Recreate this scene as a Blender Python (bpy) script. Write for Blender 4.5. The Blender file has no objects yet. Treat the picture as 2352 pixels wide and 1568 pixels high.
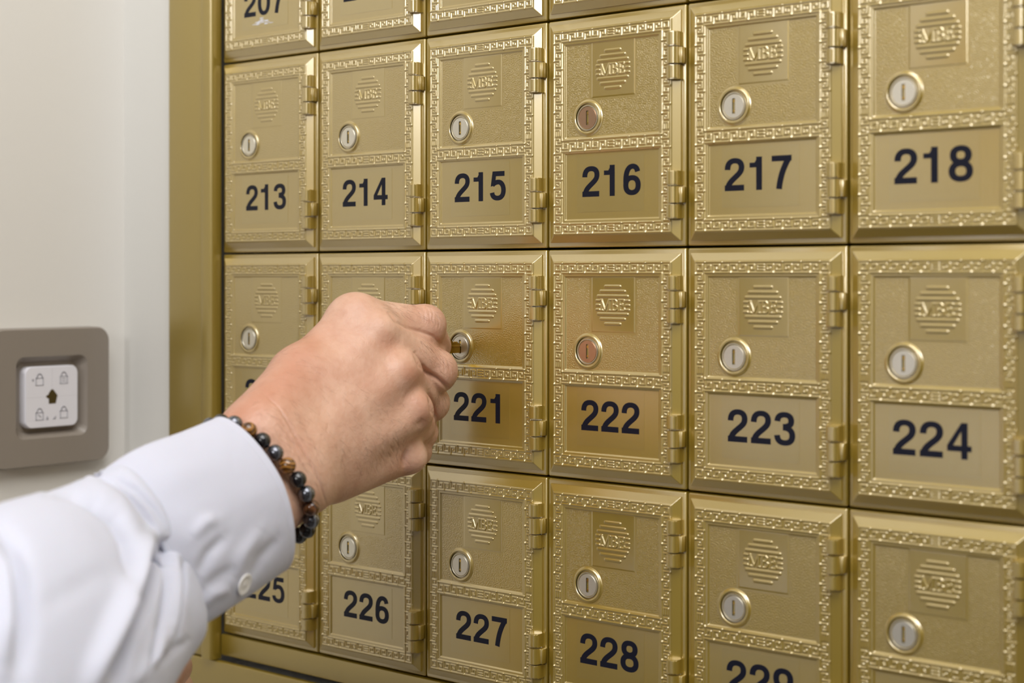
import bpy, bmesh, math, random
import numpy as np
from mathutils import Vector, Matrix

# ------------------------------------------------------------------ camera, world, lights, exposure
S = bpy.context.scene
COL = S.collection
Z0 = 1.60                                   # height of the seam between the first and second row of boxes
BW, BH = 0.0889, 0.1209                     # one mailbox cell
FPX, YAW = 3691.3, 0.7033
CAM = np.array([0.80431, -0.66330, Z0 - 0.13586])
CR = np.array([math.cos(YAW), math.sin(YAW), 0.0])      # camera right
CF = np.array([-math.sin(YAW), math.cos(YAW), 0.0])     # camera forward
CU = np.array([0.0, 0.0, 1.0])
cd = bpy.data.cameras.new('camera')
cam = bpy.data.objects.new('camera', cd)
COL.objects.link(cam)
cam.location = CAM
cam.rotation_euler = (math.pi / 2, 0, YAW)
cd.sensor_width = 36.0
cd.lens = FPX / 2352 * 36
cd.shift_y = -147.7 / 2352
cd.clip_start = 0.01
cd.dof.use_dof = True
cd.dof.focus_distance = 0.865
cd.dof.aperture_fstop = (cd.lens / 1000) / 0.0085
cd.dof.aperture_blades = 9
S.camera = cam

wd = bpy.data.worlds.new('world')
S.world = wd
wd.use_nodes = True
wd.node_tree.nodes['Background'].inputs[0].default_value = (0.92, 0.94, 1.0, 1)
wd.node_tree.nodes['Background'].inputs[1].default_value = 0.05

def area(name, loc, target, size, power, color=(1, 1, 1)):
    l = bpy.data.lights.new(name, 'AREA')
    l.shape = 'RECTANGLE'
    l.size, l.size_y = size
    l.energy = power
    l.color = color
    o = bpy.data.objects.new(name, l)
    COL.objects.link(o)
    o.location = loc
    o.rotation_euler = (Vector(target) - Vector(loc)).to_track_quat('-Z', 'Y').to_euler()
    return o

area('ceiling_lamp_light', (1.0, -0.68, 2.56), (1.0, -0.68, 0), (1.4, 0.9), 22, (1.0, 0.985, 0.97))
area('ceiling_lamp_light', (1.0, -2.9, 2.5), (0.35, -0.6, 1.2), (1.3, 0.9), 42, (1.0, 0.985, 0.97))
area('side_fill_light', (2.9, -2.3, 1.7), (0.2, -0.1, 1.45), (1.6, 1.6), 2, (0.95, 0.97, 1.0))  # weak fill from an unseen side; no window is built there

vs = S.view_settings
vs.view_transform = 'Standard'
vs.look = 'None'
vs.gamma = 1.0
vs.use_curve_mapping = False
vs.exposure = 0.22

# ------------------------------------------------------------------ helpers
rng = np.random.default_rng(7)
random.seed(7)

def cs(px, py, d):
    """Place something seen at that spot of the 2352x1568 frame, d metres along the camera's view."""
    return CAM + d * (CF + CR * (px - 1176) / FPX - CU * (py - 636.3) / FPX)

def mesh_from(name, verts, faces, smooth=True):
    me = bpy.data.meshes.new(name)
    verts = np.asarray(verts, dtype=np.float64)
    if isinstance(faces, np.ndarray):
        nf, k = faces.shape
        me.vertices.add(len(verts))
        me.vertices.foreach_set('co', verts.ravel())
        me.loops.add(nf * k)
        me.loops.foreach_set('vertex_index', faces.astype(np.int32).ravel())
        me.polygons.add(nf)
        me.polygons.foreach_set('loop_start', np.arange(0, nf * k, k, dtype=np.int32))
        me.update(calc_edges=True)
    else:
        me.from_pydata([tuple(v) for v in verts], [], faces)
    me.validate()
    if smooth:
        me.polygons.foreach_set('use_smooth', np.ones(len(me.polygons), dtype=bool))
    me.update()
    return me

def wloc(o):
    v = Vector((0, 0, 0))
    while o:
        v = v + o.location
        o = o.parent
    return v

def obj(name, me, mat=None, parent=None, loc=(0, 0, 0), local=True):
    """link a mesh; with local=False its vertices are in world space and are shifted under the parent."""
    if mat is not None and not me.materials:
        me.materials.append(mat)
    o = bpy.data.objects.new(name, me)
    COL.objects.link(o)
    if parent:
        o.parent = parent
        if not local:
            o.location = Vector(loc) - wloc(parent)
            return o
    o.location = loc
    return o

def tag(o, label, cat, group=None):
    o['label'] = label
    o['category'] = cat
    if group:
        o['group'] = group
    return o

def thing(name, label, cat, loc=(0, 0, 0), group=None):
    o = bpy.data.objects.new(name, None)
    o.empty_display_size = 0.02
    COL.objects.link(o)
    o.location = loc
    return tag(o, label, cat, group)

def struct(name, me, mat, loc=(0, 0, 0)):
    o = obj(name, me, mat, None, loc)
    o['kind'] = 'structure'
    return o

def bm_box(bm, x0, x1, y0, y1, z0, z1, bevel=0.0, seg=2):
    r = bmesh.ops.create_cube(bm, size=1.0)
    for v in r['verts']:
        v.co = Vector(((x0 + x1) / 2 + v.co.x * (x1 - x0), (y0 + y1) / 2 + v.co.y * (y1 - y0), (z0 + z1) / 2 + v.co.z * (z1 - z0)))
    if bevel > 0:
        es = list({e for v in r['verts'] for e in v.link_edges})
        bmesh.ops.bevel(bm, geom=es, offset=bevel, segments=seg, profile=0.5, affect='EDGES', clamp_overlap=True)

def bm_mesh(name, bm, smooth=True, angle=40):
    bmesh.ops.recalc_face_normals(bm, faces=bm.faces)
    me = bpy.data.meshes.new(name)
    bm.to_mesh(me)
    bm.free()
    if smooth:
        me.polygons.foreach_set('use_smooth', np.ones(len(me.polygons), dtype=bool))
        me.set_sharp_from_angle(angle=math.radians(angle))
    return me

def boxes(name, lst, bevel=0.0, seg=2):
    bm = bmesh.new()
    for b in lst:
        bm_box(bm, *b, bevel=bevel, seg=seg)
    return bm_mesh(name, bm)

def lathe_y(name, prof, n=72, cx=0, cz=0):
    """profile of (radius, y) turned about the Y axis."""
    vs_, fs = [], []
    for r, y in prof:
        for k in range(n):
            a = 2 * math.pi * k / n
            vs_.append((cx + r * math.cos(a), y, cz + r * math.sin(a)))
    for i in range(len(prof) - 1):
        for k in range(n):
            a, b = i * n + k, i * n + (k + 1) % n
            fs.append((a, b, b + n, a + n))
    me = mesh_from(name, vs_, fs)
    bm = bmesh.new()
    bm.from_mesh(me)
    bpy.data.meshes.remove(me)
    return bm_mesh(name, bm, angle=35)

# ------------------------------------------------------------------ materials
def nt(name):
    m = bpy.data.materials.new(name)
    m.use_nodes = True
    t = m.node_tree
    return m, t, t.nodes['Principled BSDF']

def node(t, typ, **kw):
    n = t.nodes.new(typ)
    for k, v in kw.items():
        if k in n.inputs:
            n.inputs[k].default_value = v
        else:
            setattr(n, k, v)
    return n

def noise_bump(t, b, scale, strength, dist, detail=2.0, coord='Object', prev=None):
    tc = node(t, 'ShaderNodeTexCoord')
    no = node(t, 'ShaderNodeTexNoise')
    no.inputs['Scale'].default_value = scale
    no.inputs['Detail'].default_value = detail
    t.links.new(tc.outputs[coord], no.inputs['Vector'])
    bu = node(t, 'ShaderNodeBump')
    bu.inputs['Strength'].default_value = strength
    bu.inputs['Distance'].default_value = dist
    t.links.new(no.outputs['Fac'], bu.inputs['Height'])
    if prev is not None:
        t.links.new(prev.outputs['Normal'], bu.inputs['Normal'])
    t.links.new(bu.outputs['Normal'], b.inputs['Normal'])
    return bu

def metal_paint(name, color, metallic, rough, coat, coat_rough, bump=0.25, var=0.06):
    m, t, b = nt(name)
    tc = node(t, 'ShaderNodeTexCoord')
    no = node(t, 'ShaderNodeTexNoise')
    no.inputs['Scale'].default_value = 18.0
    no.inputs['Detail'].default_value = 3.0
    t.links.new(tc.outputs['Object'], no.inputs['Vector'])
    mx = node(t, 'ShaderNodeMix', data_type='RGBA')
    mx.inputs[6].default_value = tuple(c * (1 - var) for c in color) + (1,)
    mx.inputs[7].default_value = tuple(min(1, c * (1 + var)) for c in color) + (1,)
    t.links.new(no.outputs['Fac'], mx.inputs[0])
    t.links.new(mx.outputs[2], b.inputs['Base Color'])
    b.inputs['Metallic'].default_value = metallic
    b.inputs['Roughness'].default_value = rough
    b.inputs['Coat Weight'].default_value = coat
    b.inputs['Coat Roughness'].default_value = coat_rough
    b.inputs['Coat IOR'].default_value = 2.9
    if bump:
        noise_bump(t, b, 2600, bump, 0.00003)
    return m

GOLD = metal_paint('gold_lacquer', (0.44, 0.30, 0.022), 0.6, 0.42, 1.0, 0.24)
GOLD_S = metal_paint('gold_lacquer_smooth', (0.44, 0.30, 0.022), 0.6, 0.34, 1.0, 0.19, bump=0.12)
GOLD_F = metal_paint('gold_frame_lacquer', (0.36, 0.25, 0.02), 0.55, 0.42, 0.5, 0.3)
FILM = metal_paint('gold_under_clear_film', (0.43, 0.30, 0.03), 0.6, 0.38, 1.0, 0.24, bump=0.08)

def plain(name, color, rough=0.5, metallic=0.0, **kw):
    m, t, b = nt(name)
    b.inputs['Base Color'].default_value = tuple(color) + (1,)
    b.inputs['Roughness'].default_value = rough
    b.inputs['Metallic'].default_value = metallic
    for k, v in kw.items():
        b.inputs[k.replace('_', ' ')].default_value = v
    return m

NICKEL = plain('brushed_nickel', (0.86, 0.82, 0.70), 0.42, 1.0)
COPPER = plain('worn_copper', (0.62, 0.40, 0.25), 0.32, 1.0)
BRASS = plain('brass', (0.72, 0.48, 0.13), 0.25, 1.0)
KEYBRASS = plain('key_brass', (0.42, 0.25, 0.03), 0.3, 1.0)
DARK = plain('lock_recess_shade', (0.012, 0.009, 0.006), 0.6)  # near-black coloured into the lock's recesses in place of shade
VINYL = plain('number_vinyl', (0.005, 0.006, 0.015), 0.4, Specular_IOR_Level=0.25)
SCUFF = plain('scraped_white', (0.75, 0.76, 0.82), 0.6)
VOID = plain('dark_gap', (0.012, 0.010, 0.007), 0.9)

def wall_mat(name, color, rough, bump):
    m, t, b = nt(name)
    tc = node(t, 'ShaderNodeTexCoord')
    no = node(t, 'ShaderNodeTexNoise')
    no.inputs['Scale'].default_value = 2.0
    t.links.new(tc.outputs['Object'], no.inputs['Vector'])
    mx = node(t, 'ShaderNodeMix', data_type='RGBA')
    mx.inputs[6].default_value = tuple(c * 0.97 for c in color) + (1,)
    mx.inputs[7].default_value = tuple(color) + (1,)
    t.links.new(no.outputs['Fac'], mx.inputs[0])
    t.links.new(mx.outputs[2], b.inputs['Base Color'])
    b.inputs['Roughness'].default_value = rough
    noise_bump(t, b, 220, bump, 0.0005)
    return m

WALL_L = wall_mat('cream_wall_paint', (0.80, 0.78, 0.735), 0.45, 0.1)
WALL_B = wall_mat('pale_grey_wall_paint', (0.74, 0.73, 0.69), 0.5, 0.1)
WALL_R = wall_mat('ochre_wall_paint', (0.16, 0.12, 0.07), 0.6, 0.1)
CEIL = wall_mat('ceiling_paint', (0.55, 0.55, 0.54), 0.8, 0.1)

def tile_floor():
    m, t, b = nt('floor_tiles')
    tc = node(t, 'ShaderNodeTexCoord')
    br = node(t, 'ShaderNodeTexBrick')
    br.offset = 0.0
    br.inputs['Color1'].default_value = (0.13, 0.11, 0.09, 1)
    br.inputs['Color2'].default_value = (0.12, 0.10, 0.085, 1)
    br.inputs['Mortar'].default_value = (0.12, 0.11, 0.10, 1)
    br.inputs['Scale'].default_value = 1.0
    br.inputs['Mortar Size'].default_value = 0.004
    br.inputs['Brick Width'].default_value = 0.4
    br.inputs['Row Height'].default_value = 0.4
    t.links.new(tc.outputs['Object'], br.inputs['Vector'])
    t.links.new(br.outputs['Color'], b.inputs['Base Color'])
    b.inputs['Roughness'].default_value = 0.4
    return m
FLOOR = tile_floor()

# ------------------------------------------------------------------ the room
XC = -0.104                                    # the corner the left wall meets
XO0, XO1 = -0.030, 6 * BW + 0.030              # opening the boxes are set into
ZO0, ZO1 = Z0 - 3 * BH - 0.030, Z0 + BH + 0.03
T = 0.12
struct('floor', boxes('floor', [(XC - T, 3.4, -4.2, T, -0.1, 0)]), FLOOR)
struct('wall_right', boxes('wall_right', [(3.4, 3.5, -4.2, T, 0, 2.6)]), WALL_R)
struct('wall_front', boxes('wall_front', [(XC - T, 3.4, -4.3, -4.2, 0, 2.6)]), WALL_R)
struct('ceiling', boxes('ceiling', [(XC - T, 3.4, -4.2, T, 2.6, 2.7)]), CEIL)
DY0, DY1 = -0.83, -0.385                         # doorway further along the left wall, mirrored in the lacquer
struct('wall_left', boxes('wall_left', [(XC - T, XC, DY1, 0.0, 0, 2.6), (XC - T, XC, -4.2, DY0, 0, 2.6), (XC - T, XC, DY0, DY1, 2.08, 2.6)]), WALL_L)
def wood_mat():
    m, t, b = nt('dark_wood')
    tc = node(t, 'ShaderNodeTexCoord')
    wv = node(t, 'ShaderNodeTexWave')
    wv.inputs['Scale'].default_value = 9.0
    wv.inputs['Distortion'].default_value = 5.0
    t.links.new(tc.outputs['Object'], wv.inputs['Vector'])
    r = node(t, 'ShaderNodeValToRGB')
    r.color_ramp.elements[0].color = (0.035, 0.018, 0.008, 1)
    r.color_ramp.elements[1].color = (0.07, 0.036, 0.015, 1)
    t.links.new(wv.outputs['Fac'], r.inputs[0])
    t.links.new(r.outputs[0], b.inputs['Base Color'])
    b.inputs['Roughness'].default_value = 0.4
    return m
WOOD = wood_mat()
struct('door_1', boxes('door_1', [(XC - .06, XC - .02, DY0 + .003, DY1 - .003, 0.004, 2.076)] +
       [(XC - .021, XC - .012, DY0 + a, DY0 + b_, c, d) for a, b_, c, d in ((.003, .08, .004, 2.076), (.362, .442, .004, 2.076), (.08, .362, .004, .2), (.08, .362, .85, 1.0), (.08, .362, 1.93, 2.076))], .002), WOOD)
struct('wall_back', boxes('wall_back', [(XC - T, XO0, 0, T, 0, 2.6), (XO1, 3.4, 0, T, 0, 2.6),
                                        (XO0, XO1, 0, T, 0, ZO0), (XO0, XO1, 0, T, ZO1, 2.6),
                                        (XO0, XO1, T, T + 0.01, ZO0, ZO1)]), WALL_B)

# ------------------------------------------------------------------ frame round the boxes
def prism_z(bm, pts, z0, z1):
    a = [bm.verts.new((x, y, z0)) for x, y in pts]
    b = [bm.verts.new((x, y, z1)) for x, y in pts]
    n = len(pts)
    for i in range(n):
        bm.faces.new((a[i], a[(i + 1) % n], b[(i + 1) % n], b[i]))
    bm.faces.new(a)
    bm.faces.new(b[::-1])

def prism_x(bm, pts, x0, x1):
    a = [bm.verts.new((x0, y, z)) for y, z in pts]
    b = [bm.verts.new((x1, y, z)) for y, z in pts]
    n = len(pts)
    for i in range(n):
        bm.faces.new((a[i], a[(i + 1) % n], b[(i + 1) % n], b[i]))
    bm.faces.new(a)
    bm.faces.new(b[::-1])

ZB = Z0 - 3 * BH                  # bottom of the lowest row
ZT = Z0 + BH                      # top of the top row built
XR = 6 * BW
fr = thing('mailbox_surround', 'gold metal frame set around the bank of mailboxes on the wall', 'surround', (0, 0, ZB - 0.06))
def stile(s):
    """flat outer face; s=+1 left stile, -1 right stile."""
    bm = bmesh.new()
    x0 = -0.0505 if s > 0 else XR + 0.0505
    x1 = -0.0130 if s > 0 else XR + 0.0130
    lo, hi = min(x0, x1), max(x0, x1)
    bm_box(bm, lo, hi, -0.0042, -0.0002, ZB - 0.0165, ZT + 0.045, bevel=0.0012, seg=3)
    return bm_mesh('stile', bm)
def strip(s):
    bm = bmesh.new()
    e = -0.0014 if s > 0 else XR + 0.0014
    pts = []
    c = e - s * 0.0058
    for k in range(13):
        a = math.pi * k / 12
        ca, sa = math.cos(a), math.sin(a)
        x = abs(ca) ** 0.45 * (1 if ca > 0 else -1)
        y = abs(sa) ** 0.55
        pts.append((c + s * 0.0058 * x, -0.0035 - 0.0050 * y))
    pts += [(c - s * 0.0058, -0.0002), (c + s * 0.0058, -0.0002)]
    prism_z(bm, pts, ZB - 0.0165, ZT + 0.002)
    return bm_mesh('moulding_strip', bm)
for s in (1, -1):
    obj('stile', stile(s), GOLD_F, fr, local=False)
    obj('moulding_strip', strip(s), GOLD_F, fr, local=False)
obj('bottom_filler', boxes('bottom_filler', [(-0.0006, XR + 0.0006, -0.0012, 0.012, ZB - 0.0140, ZB - 0.0006)], 0.0008), GOLD_F, fr, local=False)
obj('bottom_rail', boxes('bottom_rail', [(-0.0505, XR + 0.0505, -0.0046, -0.0003, ZB - 0.060, ZB - 0.0172)], 0.0012, 3), GOLD_F, fr, local=False)
obj('top_rail', boxes('top_rail', [(-0.0125, XR + 0.0125, -0.0046, -0.0003, ZT + 0.003, ZT + 0.045)], 0.0012, 3), GOLD_F, fr, local=False)
obj('backing_panel', boxes('backing_panel', [(XO0 + .001, XR + .029, 0.095, 0.099, ZB - 0.0165, ZT + 0.02)]), VOID, fr, local=False)

# ------------------------------------------------------------------ one mailbox, in millimetres: x to the right, v downward from the top of the cell
TOP = 3.7          # height of the door's face above the face frame
DX0, DX1, DV0, DV1 = 2.9, 86.0, 3.1, 117.8
STEP = 0.25

def sstep(a, b, x):
    t = np.clip((x - a) / (b - a), 0, 1)
    return t * t * (3 - 2 * t)

class Field:
    """a relief built as heights over a grid of millimetres"""
    def __init__(s, x0, x1, v0, v1, step=STEP):
        s.nx, s.nv = int(round((x1 - x0) / step)) + 1, int(round((v1 - v0) / step)) + 1
        s.x, s.v = np.linspace(x0, x1, s.nx), np.linspace(v0, v1, s.nv)
        s.X, s.V = np.meshgrid(s.x, s.v)
        s.h = np.zeros_like(s.X)
        s.d = np.full(s.X.shape, 99.0)
    def seg(s, a, b):
        (ax, av), (bx, bv) = a, b
        i0, i1 = np.searchsorted(s.x, [min(ax, bx) - 2, max(ax, bx) + 2])
        j0, j1 = np.searchsorted(s.v, [min(av, bv) - 2, max(av, bv) + 2])
        X, V = s.X[j0:j1, i0:i1], s.V[j0:j1, i0:i1]
        if X.size == 0:
            return
        dx, dv = bx - ax, bv - av
        L = dx * dx + dv * dv
        t = np.clip(((X - ax) * dx + (V - av) * dv) / L, 0, 1) if L > 0 else 0
        d = np.hypot(X - ax - t * dx, V - av - t * dv)
        s.d[j0:j1, i0:i1] = np.minimum(s.d[j0:j1, i0:i1], d)
    def path(s, pts):
        for a, b in zip(pts[:-1], pts[1:]):
            s.seg(a, b)
    def emboss(s, hw, height, soft=0.35):
        s.h += height * (1 - sstep(hw - soft, hw + soft, s.d))
        s.d[:] = 99.0
    def rect(s, x0, x1, v0, v1, soft=0.4):
        """1 inside the rectangle, soft edge"""
        dx = np.maximum(x0 - s.X, s.X - x1)
        dv = np.maximum(v0 - s.V, s.V - v1)
        return 1 - sstep(-soft, soft, np.maximum(dx, dv))
    def mesh(s, name, base):
        """skirted height mesh, local metres: y = -(base + h)"""
        P = np.stack([s.X, -(base + s.h), -s.V], -1).reshape(-1, 3) * 1e-3
        idx = np.arange(s.nx * s.nv).reshape(s.nv, s.nx)
        q = np.stack([idx[:-1, :-1], idx[1:, :-1], idx[1:, 1:], idx[:-1, 1:]], -1).reshape(-1, 4)
        rim = np.concatenate([idx[0, :], idx[1:, -1], idx[-1, -2::-1], idx[-2:0:-1, 0]])
        R = P[rim].copy()
        R[:, 1] = 0.0
        n0 = len(P)
        k = np.arange(len(rim))
        k2 = (k + 1) % len(rim)
        side = np.stack([rim[k], rim[k2], n0 + k2, n0 + k], -1)
        me = mesh_from(name, np.concatenate([P, R]), np.concatenate([q, side]))
        me.set_sharp_from_angle(angle=math.radians(50))
        return me

def meander(F, p0, p1, inward, width, units, mirror=True):
    """running key between two raised borders, from p0 to p1; 'inward' points from the outer border to the inner one."""
    p0, p1, n = np.array(p0, float), np.array(p1, float), np.array(inward, float)
    L = np.linalg.norm(p1 - p0)
    t = (p1 - p0) / L
    w = width
    mid = 0.42
    u = (L - (mid * L / units if mirror else 0)) / units
    def pt(a, b):
        return tuple(p0 + t * a + n * b * w)
    h1 = [(0.03, 0.0), (0.03, 0.76), (0.36, 0.76), (0.36, 0.32), (0.20, 0.32), (0.20, 0.46)]
    h2 = [(0.53, 1.0), (0.53, 0.26), (0.86, 0.26), (0.86, 0.70), (0.70, 0.70), (0.70, 0.54)]
    for k in range(units):
        half = k < units // 2 or not mirror
        for h in (h1, h2):
            if half:
                F.path([pt((k + a) * u, b) for a, b in h])
            else:
                F.path([pt(L - (units - 1 - k + a) * u, b) for a, b in h])
    if mirror:
        c = L / 2
        g = mid * u * 0.42
        F.path([pt(c + g, .26), pt(c - g, .26), pt(c - g, .76), pt(c + g, .76)])
        F.path([pt(c - g, .51), pt(c + g, .51)])

def build_door():
    F = Field(DX0, DX1, DV0, DV1)
    # bevelled outer edge
    e = np.minimum(np.minimum(F.X - DX0, DX1 - F.X), np.minimum(F.V - DV0, DV1 - F.V))
    F.h = -2.45 * (1 - np.clip(e / 4.05, 0, 1))
    ox0, ox1, ov0, ov1 = DX0 + 4.5, DX1 - 4.5, DV0 + 4.5, DV1 - 4.5      # outer border line
    bw = 5.2
    ix0, ix1 = ox0 + bw + 2.2, ox1 - bw - 1.9
    A0, A1 = ov0 + bw + 2.0, 63.3                                         # upper panel
    B0, B1 = 71.6, ov1 - bw - 2.0                                         # number panel
    up = F.rect(ix0, ix1, A0, A1, 0.35)
    lo = F.rect(ix0, ix1, B0, B1, 0.35)
    F.h -= 0.75 * up + 0.75 * lo
    # raised borders
    F.path([(ox0, ov0), (ox1, ov0), (ox1, ov1), (ox0, ov1), (ox0, ov0)])
    i0, i1 = ox0 + bw, ox1 - bw
    j0, j1 = ov0 + bw, ov1 - bw
    m0, m1 = A1 + 1.2, B0 - 1.2
    F.path([(i0, j0), (i1, j0), (i1, m0), (i0, m0), (i0, j0)])
    F.path([(i0, m1), (i1, m1), (i1, j1), (i0, j1), (i0, m1)])
    F.emboss(0.42, 0.42, 0.38)
    # keys
    meander(F, (i0, ov0), (i1, ov0), (0, 1), bw, 6)
    meander(F, (i0, ov1), (i1, ov1), (0, -1), bw, 6)
    meander(F, (ox0, j0 + .3), (ox0, j1 - .3), (1, 0), bw, 10)
    meander(F, (ox1, j0 + .3), (ox1, j1 - .3), (-1, 0), bw, 10)
    meander(F, (i0 + .2, m0), (i1 - .2, m0), (0, 1), m1 - m0, 6)
    for cx, cv in ((ox0 + bw / 2, ov0 + bw / 2), (ox1 - bw / 2, ov0 + bw / 2), (ox0 + bw / 2, ov1 - bw / 2), (ox1 - bw / 2, ov1 - bw / 2)):
        a = 1.35
        F.path([(cx - a, cv - a), (cx + a, cv - a), (cx + a, cv + a), (cx - a, cv + a), (cx - a, cv - a)])
    F.emboss(0.40, 0.40, 0.38)
    # leather grain of the upper panel
    g = np.random.default_rng(3).normal(size=F.h.shape)
    f0 = np.fft.fftfreq(F.h.shape[0], STEP)[:, None]
    f1 = np.fft.fftfreq(F.h.shape[1], STEP)[None, :]
    f = np.hypot(f0, f1)
    g = np.fft.ifft2(np.fft.fft2(g) * np.exp(-((f - 0.95) / 0.45) ** 2)).real
    g /= g.std()
    inner = F.rect(ix0 + .8, ix1 - .8, A0 + .8, A1 - .8, 0.3) * (1 - F.rect(30.4, 60.2, 13.0, 44.6, .3))
    r = np.hypot(F.X - LOCK[0], F.V - LOCK[1])
    inner *= sstep(9.6, 10.6, r)
    F.h += 0.075 * np.tanh(g * 0.9) * inner
    return F.mesh('door', TOP)

LOCK = (29.3, 53.4)
EMB = (45.3, 29.3)

def build_emblem():
    F = Field(31.6, 59.4, 14.6, 43.4, 0.2)
    e = np.minimum(np.minimum(F.X - 31.6, 59.4 - F.X), np.minimum(F.V - 14.6, 43.4 - F.V))
    F.h = 0.14 * sstep(0, 0.7, e)
    cx, cv = EMB
    for dv, hw in ((-9.6, 4.6), (-7.1, 7.5), (-4.6, 9.3), (4.6, 9.3), (7.1, 7.5), (9.6, 4.6)):
        F.seg((cx - hw, cv + dv), (cx + hw, cv + dv))
    F.emboss(0.62, 0.42, 0.3)
    for dv in (-2.35, 0, 2.35):
        for s in (-1, 1):
            F.seg((cx + s * 10.3, cv + dv), (cx + s * 8.5, cv + dv))
    F.emboss(0.50, 0.42, 0.28)
    def L(*pts):
        F.path([(cx + a, cv - b) for a, b in pts])
    H = 2.7
    # M
    L((-7.0, -H), (-7.0, H)); L((-7.0, H), (-4.7, -H)); L((-4.7, -H), (-2.4, H)); L((-2.4, H), (-2.4, -H)); L((-2.1, H), (-2.1, -H))
    L((-7.6, -H), (-6.3, -H)); L((-7.6, H), (-6.8, H)); L((-2.9, -H), (-1.4, -H)); L((-2.4, H), (-1.4, H))
    # B
    L((-0.1, -H), (-0.1, H)); L((0.2, -H), (0.2, H)); L((-0.7, H), (1.7, H), (2.5, H - .7), (2.5, .8), (1.7, .1), (0, .1)); L((1.7, .1), (2.9, -.6), (2.9, -H + .7), (1.9, -H), (-0.7, -H))
    # E
    L((4.4, -H), (4.4, H)); L((4.7, -H), (4.7, H)); L((3.8, H), (7.2, H), (7.2, H - 1.0)); L((4.4, .1), (6.4, .1)); L((6.4, .7), (6.4, -.5)); L((3.8, -H), (7.4, -H), (7.4, -H + 1.1))
    F.emboss(0.36, 0.40, 0.26)
    return F.mesh('emblem', 0.0)

# --- digits, as strokes in a 556 x 710 box
def bez(p, n=14):
    p = np.array(p, float)
    t = np.linspace(0, 1, n)[:, None]
    return (1 - t) ** 3 * p[0] + 3 * (1 - t) ** 2 * t * p[1] + 3 * (1 - t) * t * t * p[2] + t ** 3 * p[3]

def chain(*pts):
    out = [bez([pts[0], pts[1], pts[2], pts[3]])]
    k = 3
    while k + 3 < len(pts):
        out.append(bez([pts[k], pts[k + 1], pts[k + 2], pts[k + 3]])[1:])
        k += 3
    return np.concatenate(out)

def ring(cx, cy, rx, ry, e=2.25, n=56):
    a = np.linspace(0, 2 * np.pi, n)
    c, s = np.cos(a), np.sin(a)
    return np.stack([cx + rx * np.sign(c) * np.abs(c) ** (2 / e), cy + ry * np.sign(s) * np.abs(s) ** (2 / e)], 1)

WV, WH = 142, 116
def ribbon(pts, w=None):
    """stroke outline as quads; verticals are drawn heavier than horizontals"""
    pts = np.asarray(pts)
    d = np.gradient(pts, axis=0)
    d /= np.linalg.norm(d, axis=1)[:, None] + 1e-9
    if np.allclose(pts[0], pts[-1]):
        m = d[0] + d[-1]
        d[0] = d[-1] = m / np.linalg.norm(m)
    n = np.stack([-d[:, 1], d[:, 0]], 1)
    ww = np.full(len(pts), w) if w else WH + (WV - WH) * np.abs(d[:, 1]) ** 1.5
    return [pts + n * ww[:, None] / 2, pts - n * ww[:, None] / 2]

SIX = chain((118, 250), (96, 480), (160, 652), (300, 652), (375, 652), (425, 612), (440, 528))
DIG = {
 '0': ([ring(278, 350, 186, 296)], []),
 '1': ([], [[(236, 0), (380, 0), (380, 710), (236, 710)], [(72, 484), (240, 484), (240, 588), (72, 588)], [(195, 586), (238, 560), (262, 710), (250, 665)]]),
 '2': ([chain((98, 455), (98, 585), (165, 648), (283, 648), (395, 648), (452, 588), (452, 505), (452, 415), (395, 370), (305, 300), (200, 220), (125, 165), (105, 50))],
       [[(28, 0), (516, 0), (516, 126), (28, 126)]]),
 '3': ([chain((98, 505), (100, 600), (165, 650), (275, 650), (375, 650), (432, 600), (432, 522), (432, 445), (375, 398), (230, 398)),
        chain((230, 378), (390, 378), (458, 310), (458, 212), (458, 115), (390, 58), (275, 58), (160, 58), (98, 110), (90, 215))], []),
 '4': ([], [[(318, 0), (450, 0), (450, 710), (318, 710)], [(24, 150), (532, 150), (532, 265), (24, 265)], [(24, 262), (150, 262), (330, 560), (320, 710)]]),
 '5': ([chain((110, 385), (170, 430), (225, 448), (290, 448), (395, 448), (458, 355), (458, 250), (458, 125), (385, 60), (275, 60), (165, 60), (102, 110), (94, 195))],
       [[(112, 590), (490, 590), (490, 710), (112, 710)], [(112, 710), (235, 710), (185, 370), (52, 345)]]),
 '6': ([SIX, ring(285, 225, 172, 168)], []),
 '7': ([chain((450, 640), (330, 470), (245, 260), (215, 0))], [[(38, 588), (520, 588), (520, 710), (38, 710)]]),
 '8': ([ring(278, 520, 156, 132), ring(278, 206, 182, 150)], []),
 '9': ([np.array([556, 710]) - SIX, np.array([556, 710]) - ring(285, 225, 172, 168)], []),
}

def number_mesh(txt, cx, v0, height, y):
    """digits as thin solid vinyl, in local metres"""
    s = height / 710
    adv = 580 * s
    bm = bmesh.new()
    x0 = cx - adv * len(txt) / 2
    def solid(poly, lift=0.0):
        a = [bm.verts.new((p[0], -y * 1e-3, p[1])) for p in poly]
        b = [bm.verts.new((p[0], -(y + 0.05 + lift) * 1e-3, p[1])) for p in poly]
        n = len(a)
        bm.faces.new(b)
        for i in range(n):
            bm.faces.new((a[i], a[(i + 1) % n], b[(i + 1) % n], b[i]))
    for k, ch in enumerate(txt):
        strokes, polys = DIG[ch]
        def tr(p):
            return ((x0 + (k + .5) * adv + (p[0] - 278) * s) * 1e-3, -(v0 + (710 - p[1]) * s) * 1e-3)
        for q, st in enumerate(strokes):
            l, r = ribbon(st)
            for i in range(len(l) - 1):
                solid([tr(l[i]), tr(l[i + 1]), tr(r[i + 1]), tr(r[i])], .012 * q)
        for q, po in enumerate(polys):
            solid([tr(p) for p in po], .012 * (q + len(strokes)))
    return bm_mesh('number', bm, smooth=False)

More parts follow.
